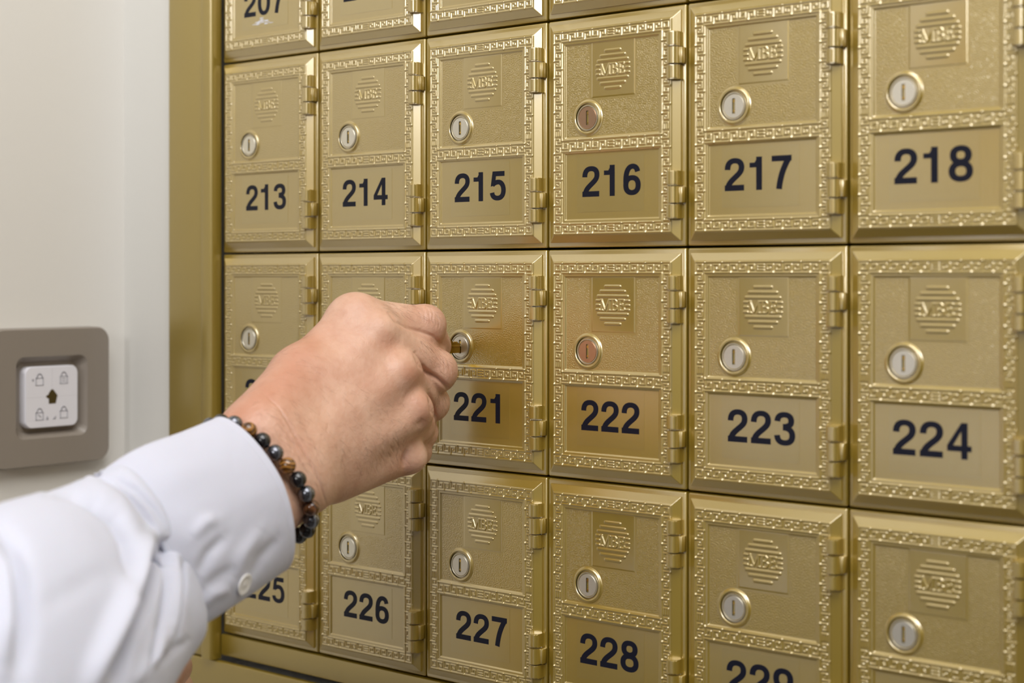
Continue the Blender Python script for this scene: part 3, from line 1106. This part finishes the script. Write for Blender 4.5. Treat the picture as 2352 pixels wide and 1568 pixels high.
def hair_mesh():
    vis = np.nonzero((HF > 0.4))[0]
    px_ = px
    V, F_ = [], []
    def region(poly_pts, width, count, dirpx, ln):
        d, _ = poly_dist(px_[vis], poly_pts)
        c = vis[d < width]
        if len(c) == 0:
            return
        for i in rng.choice(c, min(count, len(c)), replace=False):
            p, n = HP[i], HN[i]
            dv = np.array([dirpx[0], dirpx[1], 0.0]) + rng.normal(0, .22, 3)
            dv -= n * (dv @ n)
            dv /= np.linalg.norm(dv) + 1e-9
            L = ln * rng.uniform(.6, 1.3)
            side = np.cross(dv, n)
            bend = rng.normal(0, .12)
            ring_prev = None
            for s in range(5):
                u = s / 4
                q = p + dv * L * u + n * (0.03 + 0.55 * u * (1 - .6 * u)) + side * bend * L * u * u
                r = 0.024 * (1 - .75 * u)
                k0 = len(V)
                for a in range(3):
                    an = a * 2.0944
                    V.append(q + (n * math.cos(an) + side * math.sin(an)) * r)
                if ring_prev is not None:
                    for a in range(3):
                        F_.append((ring_prev + a, ring_prev + (a + 1) % 3, k0 + (a + 1) % 3, k0 + a))
                ring_prev = k0
    region([(700, 1000), (800, 960), (880, 1000)], 90, 130, (.8, .55), 5.5)
    region([(820, 1040), (900, 1030)], 45, 80, (.7, .75), 6.0)
    region([(640, 960), (700, 1080)], 45, 90, (.7, .7), 5.5)
    region([(900, 700), (985, 715)], 22, 90, (.8, .45), 5.0)
    region([(975, 790), (1015, 835)], 20, 80, (.75, .5), 5.5)
    region([(1010, 905), (1015, 950)], 14, 45, (.5, .8), 5.0)
    region([(600, 900), (680, 830)], 60, 60, (.7, .2), 4.5)
    return mesh_from('hair', from_cam(np.array(V)) - PO, F_)
hr = obj('hair', hair_mesh(), HAIR, person)
hr['kind'] = 'stuff'
hr['label'] = 'fine dark hair on the back of the hand'

# ------------------------------------------------------------------ shirt sleeve and cuff
SD = -0.022
def K(px, py, d):
    return J(px, py, d + SD)
def catmull(P, n):
    P = np.array(P, float)
    out = []
    m = len(P) - 1
    for u in np.linspace(0, m, n):
        i = min(int(u), m - 1)
        t = u - i
        p0, p1, p2, p3 = P[max(i - 1, 0)], P[i], P[i + 1], P[min(i + 2, m)]
        out.append(0.5 * ((2 * p1) + (-p0 + p2) * t + (2 * p0 - 5 * p1 + 4 * p2 - p3) * t * t + (-p0 + 3 * p1 - 3 * p2 + p3) * t ** 3))
    return np.array(out)
CH = np.array([.39, .92, 0.0])
def tube(centers, ra, rb, nu, nv, chord=CH, power=2.0, back=None):
    C_ = catmull(centers, nu)
    A = catmull(np.array(ra)[:, None], nu)[:, 0]
    B = catmull(np.array(rb)[:, None], nu)[:, 0]
    T_ = np.gradient(C_, axis=0)
    T_ /= np.linalg.norm(T_, axis=1)[:, None]
    Wv = chord[None, :] - T_ * (T_ @ chord)[:, None]
    Wv /= np.linalg.norm(Wv, axis=1)[:, None]
    Dv = np.cross(T_, Wv)
    v = np.linspace(0, 2 * np.pi, nv, endpoint=False)
    c, s = np.cos(v), np.sin(v)
    c = np.sign(c) * np.abs(c) ** (2 / power)
    s = np.sign(s) * np.abs(s) ** (2 / power)
    Dv = np.where((Dv[:, 2] > 0)[:, None], -Dv, Dv)              # front of the tube faces the camera
    Bk = B if back is None else catmull(np.array(back)[:, None], nu)[:, 0]
    BB = np.where(s[None, :] > 0, B[:, None], Bk[:, None])
    P = C_[:, None, :] + A[:, None, None] * c[None, :, None] * Wv[:, None, :] + (BB * s[None, :])[:, :, None] * Dv[:, None, :]
    idx = np.arange(nu * nv).reshape(nu, nv)
    nx = np.roll(idx, -1, 1)
    Q = np.stack([idx[:-1], nx[:-1], nx[1:], idx[1:]], -1).reshape(-1, 4)
    return P.reshape(-1, 3), Q
def facing(P, Q):
    N = normals(P, Q)
    return N, sstep(-0.35, 0.1, (N * (-P / np.linalg.norm(P, axis=1)[:, None])).sum(1))
def outward(P, Q, cen):
    N = normals(P, Q)
    if ((P - cen) * N).sum() < 0:
        Q = Q[:, ::-1].copy()
    return Q

def relief(P, Q, folds, it=1):
    N, fr_ = facing(P, Q)
    pp = to_px(P)
    off = np.zeros(len(P))
    for pts, amp, w, fade in folds:
        d, t = poly_dist(pp, pts)
        env = np.sin(np.pi * np.clip(t, .03, .97)) ** .6 if fade else 1.0
        off += amp * np.exp(-(d / w) ** 2) * env
    return P + N * (off * fr_)[:, None]

def cloth_mat():
    m, t, b = nt('white_cotton')
    b.inputs['Base Color'].default_value = (0.56, 0.565, 0.65, 1)
    b.inputs['Roughness'].default_value = 0.85
    b.inputs['Specular IOR Level'].default_value = 0.2
    b.inputs['Sheen Weight'].default_value = 0.15
    b.inputs['Subsurface Weight'].default_value = 0.08
    b.inputs['Subsurface Scale'].default_value = 0.004
    u = noise_bump(t, b, 1500, 0.10, 0.0003, 1.0)
    tc = node(t, 'ShaderNodeTexCoord')
    no = node(t, 'ShaderNodeTexNoise')
    no.inputs['Scale'].default_value = 45.0
    no.inputs['Detail'].default_value = 2.0
    t.links.new(tc.outputs['Object'], no.inputs['Vector'])
    bu = node(t, 'ShaderNodeBump')
    bu.inputs['Strength'].default_value = 0.25
    bu.inputs['Distance'].default_value = 0.003
    t.links.new(no.outputs['Fac'], bu.inputs['Height'])
    t.links.new(u.outputs['Normal'], bu.inputs['Normal'])
    t.links.new(bu.outputs['Normal'], b.inputs['Normal'])
    return m
COTTON = cloth_mat()

def solid_shell(me, th):
    o = bpy.data.objects.new('tmp', me)
    COL.objects.link(o)
    md = o.modifiers.new('s', 'SOLIDIFY')
    md.thickness = th
    md.offset = -1
    dg = bpy.context.evaluated_depsgraph_get()
    me2 = bpy.data.meshes.new_from_object(o.evaluated_get(dg))
    bpy.data.objects.remove(o)
    me2.polygons.foreach_set('use_smooth', np.ones(len(me2.polygons), dtype=bool))
    return me2

# sleeve, from the cuff seam back over the elbow to the shoulder
sc_ = [K(372, 1254, .716), K(345, 1276, .706), K(285, 1330, .692), K(190, 1405, .662), K(60, 1505, .622), K(-140, 1660, .575)]
elbow = K(-340, 1790, .545)
sh = np.array([-336.0, 60.0, 197.0])
sc_ += [elbow, elbow * .5 + sh * .5 + np.array([0, 30, 0]), sh, to_cam(from_cam(sh[None])[0] + np.array([-.10, -.05, -.02]))]
P, Q = tube(sc_, [38.2, 41.0, 45.5, 51.5, 57.5, 61, 62, 66, 72, 66], [16, 19, 26, 35, 44, 52, 56, 60, 66, 60], 460, 300, back=[34, 36, 40, 45, 50, 54, 56, 60, 66, 60])
Q = outward(P, Q, P.mean(0)) if False else Q
Nn = normals(P, Q)
cen = P.reshape(460, 300, 3).mean(1).repeat(300, 0)
if ((P - cen) * Nn).sum() < 0:
    Q = Q[:, ::-1].copy()
folds = [
    # swell beside the cuff seam, and the roll of cloth behind it
    ([(262, 1060), (300, 1100), (352, 1160), (392, 1225)], 2.2, 22, True),
    ([(160, 1085), (222, 1115), (268, 1150), (305, 1205), (325, 1262)], 3.0, 20, True),
    ([(196, 1075), (232, 1098), (262, 1112)], -1.5, 8, True),
    ([(110, 1128), (165, 1134), (215, 1156), (262, 1192), (288, 1240), (298, 1300), (296, 1380)], -5.0, 12, True),
    ([(262, 1100), (310, 1130), (350, 1172), (382, 1220)], -1.6, 6, True),
    ([(240, 1105), (290, 1135), (330, 1175), (362, 1222)], -1.3, 6, True),
    ([(295, 1150), (335, 1190), (362, 1232)], -1.2, 5, True),
    # the pleat opening under the seam
    ([(394, 1248), (372, 1264), (352, 1305), (334, 1365), (312, 1430), (285, 1510), (262, 1580)], -11.0, 18, True),
    ([(374, 1240), (402, 1252), (428, 1266)], -3.5, 8, True),
    ([(345, 1230), (330, 1268), (316, 1318), (294, 1378), (262, 1445), (222, 1530), (200, 1600)], 7.0, 22, True),
    ([(388, 1254), (388, 1330), (376, 1410), (352, 1490), (330, 1560)], -6.5, 6, True),
    ([(404, 1272), (404, 1345), (396, 1420), (380, 1490)], 3.2, 9, True),
    ([(424, 1275), (422, 1350), (415, 1420), (402, 1490)], -3.0, 6, True),
    ([(345, 1340), (330, 1410), (305, 1490), (285, 1568)], 3.0, 12, True),
    # long soft folds nearer the elbow
    ([(-20, 1185), (30, 1255), (52, 1340), (55, 1450), (40, 1568)], -5.5, 22, True),
    ([(-30, 1250), (8, 1310), (15, 1420), (5, 1540)], 4.5, 22, True),
    ([(60, 1420), (140, 1370), (220, 1325), (285, 1305)], -0.7, 26, True),
    ([(345, 1540), (390, 1500), (430, 1470)], -2.0, 9, True),
    ([(300, 1580), (350, 1510), (372, 1440)], 3.0, 16, True),
]
P = relief(P, Q, folds)
sleeve = obj('shirt_sleeve', solid_shell(mesh_from('shirt_sleeve', from_cam(P) - PO, Q), 0.0008), COTTON, person)
sleeve['label'] = 'white shirt sleeve'

# cuff
cc = [K(340, 1267, .7065), K(404, 1225, .716), K(495, 1179, .737), K(577, 1134, .757)]
cax = CH * 1.0
P, Q = tube(cc, [39.3, 40.4, 39.4, 38.4], [18.5, 20, 21, 21.5], 160, 300, power=1.72, back=[36, 36, 36, 36])
Nn = normals(P, Q)
cen = P.reshape(160, 300, 3).mean(1).repeat(300, 0)
if ((P - cen) * Nn).sum() < 0:
    Q = Q[:, ::-1].copy()
# a light roll at the rim, row of stitching just inside it
U = np.repeat(np.linspace(0, 1, 160), 300)
Nn = normals(P, Q)
P = P + Nn * (0.15 * np.exp(-((U - .985) / .02) ** 2) - 0.22 * np.exp(-((U - .93) / .006) ** 2) - 0.35 * np.exp(-((U - .06) / .01) ** 2) + 0.6 * np.exp(-((U - .01) / .03) ** 2))[:, None]
folds = [
    ([(440, 1235), (470, 1200), (500, 1190)], 1.4, 16, True),
    ([(455, 1320), (480, 1270), (520, 1230)], -1.5, 14, True),
    ([(540, 1330), (560, 1270), (600, 1215)], 1.5, 16, True),
    ([(575, 1330), (600, 1280), (640, 1235)], -1.4, 13, True),
    ([(450, 1400), (490, 1365), (530, 1350)], 1.6, 14, True),
    ([(470, 1350), (510, 1320), (545, 1300)], -1.0, 14, True),
    ([(330, 1120), (430, 1080), (540, 1060)], 0.8, 40, True),
]
P = relief(P, Q, folds)
cuff = obj('cuff', solid_shell(mesh_from('cuff', from_cam(P) - PO, Q), 0.0014), COTTON, sleeve)
# button on the underside overlap
def at_surface(P, px_, py_):
    N, fr_ = facing(P, Q)
    pp = to_px(P)
    d = np.hypot(pp[:, 0] - px_, pp[:, 1] - py_) + (fr_ < .3) * 1e4
    i = int(np.argmin(d))
    return P[i], N[i]
bp, bn = at_surface(P, 560, 1342)
def disc_mesh(name, prof, n=40):
    V, Fc = [], []
    for r, h in prof:
        for k in range(n):
            a = 2 * math.pi * k / n
            V.append((r * math.cos(a), r * math.sin(a), h))
    for i in range(len(prof) - 1):
        for k in range(n):
            a, b_ = i * n + k, i * n + (k + 1) % n
            Fc.append((a, b_, b_ + n, a + n))
    return mesh_from(name, V, Fc)
PEARL = plain('pearl_button', (0.82, 0.80, 0.78), 0.18)
bw_ = from_cam(bp[None])[0]
bnw = Vector(from_cam((bp + bn)[None])[0] - bw_).normalized()
bt = obj('button', disc_mesh('button', [(x * 1e-3, y * 1e-3) for x, y in ((4.2, -.4), (4.9, -.1), (5.0, .25), (4.7, .55), (4.2, .6), (3.5, .3), (1.6, .2), (.9, .5), (.01, .5))]), PEARL, sleeve)
bt.location = Vector(bw_ - PO) + bnw * 0.0004
bt.rotation_euler = bnw.to_track_quat('Z', 'Y').to_euler()

# the rest of the person, outside the frame but mirrored in the lacquer
def W(x, y, z):
    return np.array([x, y, z]) * 1000.0
def sdf_part(name, build, lo, hi, vox, mat, it=4):
    f = SDF(np.array(lo) * 1000.0, np.array(hi) * 1000.0, vox)
    P_, Q_ = f.surface(build(f))
    return obj(name, mesh_from(name, smooth_verts(P_, Q_, it) * 1e-3 - PO, Q_), mat, person)
SHR = from_cam(sh[None])[0]
SHL = np.array([0.08, -0.93, SHR[2] + .01])
MID = (SHR + SHL) / 2
HIP = np.array([MID[0], MID[1] - .01, .97])
AX = (SHR - SHL) / np.linalg.norm(SHR - SHL)
FR = np.array([-AX[1], AX[0], 0])
def shirt(f):
    m = 1000.0
    g = f.cone((MID + AX * .07 + [0, 0, -.10]) * m, (HIP + AX * .075) * m, 108, 96)
    g = smin(g, f.cone((MID - AX * .07 + [0, 0, -.10]) * m, (HIP - AX * .075) * m, 108, 96), 60)
    g = smin(g, f.cone((SHR - AX * .02) * m, (SHL + AX * .02) * m, 66, 66), 60)
    g = smin(g, f.cone((MID + [0, 0, .02]) * m, (MID + FR * .02 + [0, 0, .085]) * m, 70, 58), 40)
    EL = np.array([0.03, -.62, 1.13])
    g = smin(g, f.cone(SHL * m, EL * m, 64, 54), 25)
    g = smin(g, f.cone(EL * m, np.array([.085, -.285, 1.215]) * m, 54, 40), 15)
    return g
so = sdf_part('shirt', shirt, (-.10, -1.10, .84), (.58, -.22, 1.58), 5.0, COTTON)
def trousers(f):
    m = 1000.0
    g = None
    for s_ in (-1, 1):
        a, k, e = HIP + AX * .085 * s_ + [0, 0, -.02], HIP + AX * .10 * s_ + FR * .015 + [0, 0, -.48], HIP + AX * .11 * s_ - FR * .01 + [0, 0, -.90]
        l = smin(f.cone(a * m, k * m, 92, 66), f.cone(k * m, e * m, 66, 52), 20)
        g = l if g is None else smin(g, l, 25)
    return smin(g, f.cone((HIP + AX * .07) * m, (HIP - AX * .07) * m, 100, 100), 30)
sdf_part('trousers', trousers, (-.05, -1.12, .02), (.56, -.55, 1.09), 7.0, plain('navy_trousers', (.012, .014, .024), .8))
for s_ in (-1, 1):
    def shoe(f, s_=s_):
        b_ = HIP + AX * .11 * s_
        a, e = np.array([b_[0], b_[1] - .03, .045]), np.array([b_[0] + FR[0] * .18, b_[1] + FR[1] * .18, .040])
        return np.maximum(smin(f.cone(a * 1000, e * 1000, 44, 38), f.cone(a * 1000, (a + [0, 0, .05]) * 1000, 44, 46), 20), (0.0 - f.Z) + 2)
    sdf_part('shoe', shoe, (-.12, -1.12, -.01), (.60, -.45, .16), 5.0, plain('black_shoe', (.01, .01, .01), .4))
HC = MID + FR * .05 + np.array([0, 0, .245])
def head(f):
    m = 1000.0
    U_ = np.array([0, 0, 1.0])
    g = f.cone((HC - FR * .025 + U_ * .03) * m, (HC + FR * .025 + U_ * .025) * m, 78, 74)
    g = smin(g, f.cone((HC + FR * .03 - U_ * .01) * m, (HC + FR * .052 - U_ * .085) * m, 58, 33), 30)
    g = smin(g, f.cone((MID + U_ * .02) * m, (HC - FR * .012 - U_ * .06) * m, 60, 55), 25)
    g = smin(g, f.cone((HC + FR * .098 + U_ * .02) * m, (HC + FR * .118 - U_ * .022) * m, 8, 13), 8)
    for s_ in (-1, 1):
        g = smin(g, f.cone((HC + AX * .078 * s_ + U_ * .02) * m, (HC + AX * .074 * s_ - U_ * .025) * m, 13, 9), 6)
        g = -smin(-g, f.ball((HC + FR * .112 + AX * .032 * s_ + U_ * .018) * m, 17), 8)
        g = smin(g, f.ball((HC + FR * .083 + AX * .032 * s_ + U_ * .016) * m, 13), 3)
    g = smin(g, f.cone((HC + FR * .099 + AX * .018 - U_ * .052) * m, (HC + FR * .099 - AX * .018 - U_ * .052) * m, 7, 7), 4)
    return g
sdf_part('head', head, tuple(HC - [.14, .17, .27]), tuple(HC + [.14, .17, .16]), 3.0, SKIN)
def hair_cap(f):
    m = 1000.0
    U_ = np.array([0, 0, 1.0])
    g = f.cone((HC - FR * .03 + U_ * .038) * m, (HC + FR * .018 + U_ * .042) * m, 84, 80)
    cut = (f.X - (HC + FR * .055)[0] * m) * FR[0] + (f.Y - (HC + FR * .055)[1] * m) * FR[1] - (f.Z - (HC[2] + .05) * m) * .9
    return np.maximum(g, np.maximum(cut, (HC[2] - .05) * m - f.Z))
sdf_part('head_hair', hair_cap, tuple(HC - [.14, .17, .12]), tuple(HC + [.14, .17, .16]), 4.0, plain('black_hair', (.012, .009, .008), .5))

# the other hand, low behind the sleeve: a loosely closed fist
def build_left():
    c = J(395, 1560, .80)
    f = SDF(c - [95, 50, 60], c + [45, 130, 60], 1.5)
    t_ = [J(330, 1620, .80), J(408, 1528, .79), J(402, 1600, .80)]
    b0 = smin(f.cone(J(250, 1720, .82), J(330, 1640, .81), 26, 24), f.cone(J(330, 1640, .81), J(360, 1600, .81), 22, 18), 10)
    for k in range(4):
        a, b_, c_ = J(330 - k * 4, 1560 + k * 72, .80), J(398 - k * 7, 1532 + k * 72, .79), J(368 - k * 8, 1580 + k * 72, .775)
        g = smin(f.cone(a, b_, 9.6, 8.8), f.cone(b_, c_, 8.8, 7.6), 2)
        b0 = smin(b0, g, 4 if k == 0 else 1.6)
    b0 = smin(b0, f.cone(J(290, 1700, .80), J(370, 1640, .765), 12, 9), 4)
    P_, Q_ = f.surface(b0)
    return smooth_verts(P_, Q_, 4), Q_
lp, lq = build_left()
lh = obj('left_hand', mesh_from('left_hand', from_cam(lp) - PO, lq), SKIN, person)
lh['label'] = 'other hand, low behind the sleeve'

# ------------------------------------------------------------------ bead bracelet round the wrist
def bead_mat(name, c0, c1, scale, rough, metal=0.0, bands=False):
    m, t, b = nt(name)
    tc = node(t, 'ShaderNodeTexCoord')
    no = node(t, 'ShaderNodeTexWave' if bands else 'ShaderNodeTexNoise')
    no.inputs['Scale'].default_value = scale
    if bands:
        no.inputs['Distortion'].default_value = 4.0
    t.links.new(tc.outputs['Object'], no.inputs['Vector'])
    r = node(t, 'ShaderNodeValToRGB')
    r.color_ramp.elements[0].color = tuple(c0) + (1,)
    r.color_ramp.elements[1].color = tuple(c1) + (1,)
    t.links.new(no.outputs['Fac'], r.inputs[0])
    t.links.new(r.outputs[0], b.inputs['Base Color'])
    b.inputs['Roughness'].default_value = rough
    b.inputs['Metallic'].default_value = metal
    b.inputs['Coat Weight'].default_value = 0.4
    b.inputs['Coat Roughness'].default_value = 0.05
    return m
ONYX = bead_mat('black_stone', (.006, .006, .008), (.012, .011, .012), 200, .10)
HEMA = bead_mat('grey_hematite', (.10, .105, .125), (.16, .165, .19), 200, .16, .85)
TIGER = bead_mat('tiger_eye_stone', (.06, .02, .004), (.36, .16, .03), 160, .14, 0, True)
TIGERD = bead_mat('dark_tiger_eye_stone', (.035, .012, .004), (.16, .06, .018), 160, .14, 0, True)
bc = H(599, 1090, .791) - 9.0 * (H(636, 1062, .790) - H(352, 1262, .730)) / np.linalg.norm(H(636, 1062, .790) - H(352, 1262, .730))
T_ = H(636, 1062, .790) - H(352, 1262, .730)
T_ /= np.linalg.norm(T_)
w1 = np.array([.56, .83, 0.05]); w1 -= T_ * (w1 @ T_); w1 /= np.linalg.norm(w1)
w2 = np.cross(T_, w1)
if w2[2] > 0:
    w2 = -w2                       # toward the camera
rel = HP - bc
near = np.abs(rel @ T_) < 2.5
ang = np.arctan2(rel[near] @ w2, rel[near] @ w1)
rad = np.hypot(rel[near] @ w1, rel[near] @ w2)
th = np.linspace(-np.pi, np.pi, 721)
prof_r = np.array([rad[np.abs(np.angle(np.exp(1j * (ang - a)))) < 0.12].max() for a in th]) + 3.6
ker = np.ones(61) / 61
prof_r = np.convolve(np.concatenate([prof_r[-31:-1], prof_r, prof_r[1:31]]), ker, 'valid')
prof_r -= 5.0 * np.clip(-np.cos(th), 0, 1)
el = np.stack([prof_r * np.cos(th), prof_r * np.sin(th)], 1)
ln = np.concatenate([[0], np.cumsum(np.linalg.norm(np.diff(el, axis=0), axis=1))])
def loop_at(a):
    r = np.interp((a + np.pi) % (2 * np.pi) - np.pi, th, prof_r)
    return bc + w1 * r * math.cos(a) + w2 * r * math.sin(a) + T_ * 5.0 * math.cos(a)     # hangs a little askew
NB = int(round(ln[-1] / 8.0))
br = thing('bead_bracelet', 'bracelet of black, grey and brown stone beads around the wrist below the cuff', 'bracelet', tuple(from_cam(bc[None])[0]))
bm = bmesh.new()
bmesh.ops.create_uvsphere(bm, u_segments=32, v_segments=20, radius=0.00395)
bead_base = bm_mesh('bead', bm, angle=180)
BO = np.array(br.location)
ORDER = [((500, 952), ONYX), ((565, 963), HEMA), ((592, 980), TIGER), ((620, 1003), ONYX), ((647, 1030), HEMA), ((671, 1059), TIGER), ((690, 1093), ONYX),
         ((707, 1123), HEMA), ((715, 1151), TIGERD), ((718, 1181), ONYX), ((716, 1204), HEMA), ((701, 1220), ONYX), ((683, 1227), ONYX)]
def bead_points(ph):
    return np.array([loop_at(np.interp(((k + ph) / NB) * ln[-1], ln, th)) for k in range(NB)])
def fit(ph):
    pp = to_px(bead_points(ph))
    return sum(np.min(np.hypot(*(pp - np.array(o)).T)) for o, m in ORDER[2:8])
ph = min(np.linspace(0, .95, 20), key=fit)
bq = bead_points(ph)
bpx = to_px(bq)
for k in range(NB):
    j = min(range(len(ORDER)), key=lambda j: np.hypot(*(bpx[k] - ORDER[j][0])))
    near_ = np.hypot(*(bpx[k] - ORDER[j][0])) < 30 and bq[k, 2] < bc[2] + 6
    mat = ORDER[j][1] if near_ else (ONYX, HEMA, TIGERD)[k % 3]
    me = bead_base.copy()
    me.materials.append(mat)
    o = obj('bead', me, None, br, tuple(from_cam(bq[k][None])[0] - BO))
    o.rotation_euler = (k * 1.3, k * .7, k * 2.1)
    o['label'] = {'tiger_eye_stone': 'brown striped bead', 'dark_tiger_eye_stone': 'brown striped bead', 'grey_hematite': 'grey metallic bead'}.get(mat.name, 'shiny black bead')
cv, cf = [], []
for k in range(96):
    a = 2 * math.pi * k / 96
    q = loop_at(a)
    o_ = w1 * math.cos(a) + w2 * math.sin(a)
    for j in range(6):
        an = j * math.pi / 3
        cv.append(q + (o_ * math.cos(an) + T_ * math.sin(an)) * 0.45)
        cf.append((k * 6 + j, k * 6 + (j + 1) % 6, ((k + 1) % 96) * 6 + (j + 1) % 6, ((k + 1) % 96) * 6 + j))
obj('cord', mesh_from('cord', from_cam(np.array(cv)) - BO, cf), plain('black_cord', (.01, .01, .01), .7), br)

# ------------------------------------------------------------------ the key in lock 221
kx, kz = 2 * BW + lx, Z0 - BH + lz
key = thing('brass_key', 'brass key held in the fingers and pushed into the lock of box 221', 'key', (kx, -0.004, kz))
bm = bmesh.new()
prof = [(-0.0010, -3.4), (-0.0220, -3.4), (-0.0220, 3.6), (-0.0105, 3.6), (-0.0098, 2.6), (-0.0086, 2.5), (-0.0080, 3.0), (-0.0072, 2.3), (-0.0064, 2.9), (-0.0055, 2.2), (-0.0045, 1.6), (-0.0036, 0.2), (-0.0010, 0.0)]
pr = [(y, z * 1e-3) for y, z in prof]
def prism_k(bm, pts, x0, x1):
    a = [bm.verts.new((kx + x0, y, kz + z)) for y, z in pts]
    b_ = [bm.verts.new((kx + x1, y, kz + z)) for y, z in pts]
    n = len(pts)
    for i in range(n):
        bm.faces.new((a[i], a[(i + 1) % n], b_[(i + 1) % n], b_[i]))
    bm.faces.new(a)
    bm.faces.new(b_[::-1])
prism_k(bm, pr, -.00045, .00045)
bm_box(bm, kx + .0004, kx + .0010, -.022, -.0045, kz - .0004, kz + .0010, bevel=.0002)
obj('blade', bm_mesh('blade', bm, angle=30), KEYBRASS, key, local=False)
bm = bmesh.new()
bow = [(-0.0330 + 0.0120 * math.cos(a), 0.0115 * math.sin(a)) for a in np.linspace(0, 2 * math.pi, 40, endpoint=False)]
prism_k(bm, bow, -.0011, .0011)
obj('bow', bm_mesh('bow', bm, angle=30), KEYBRASS, key, local=False)
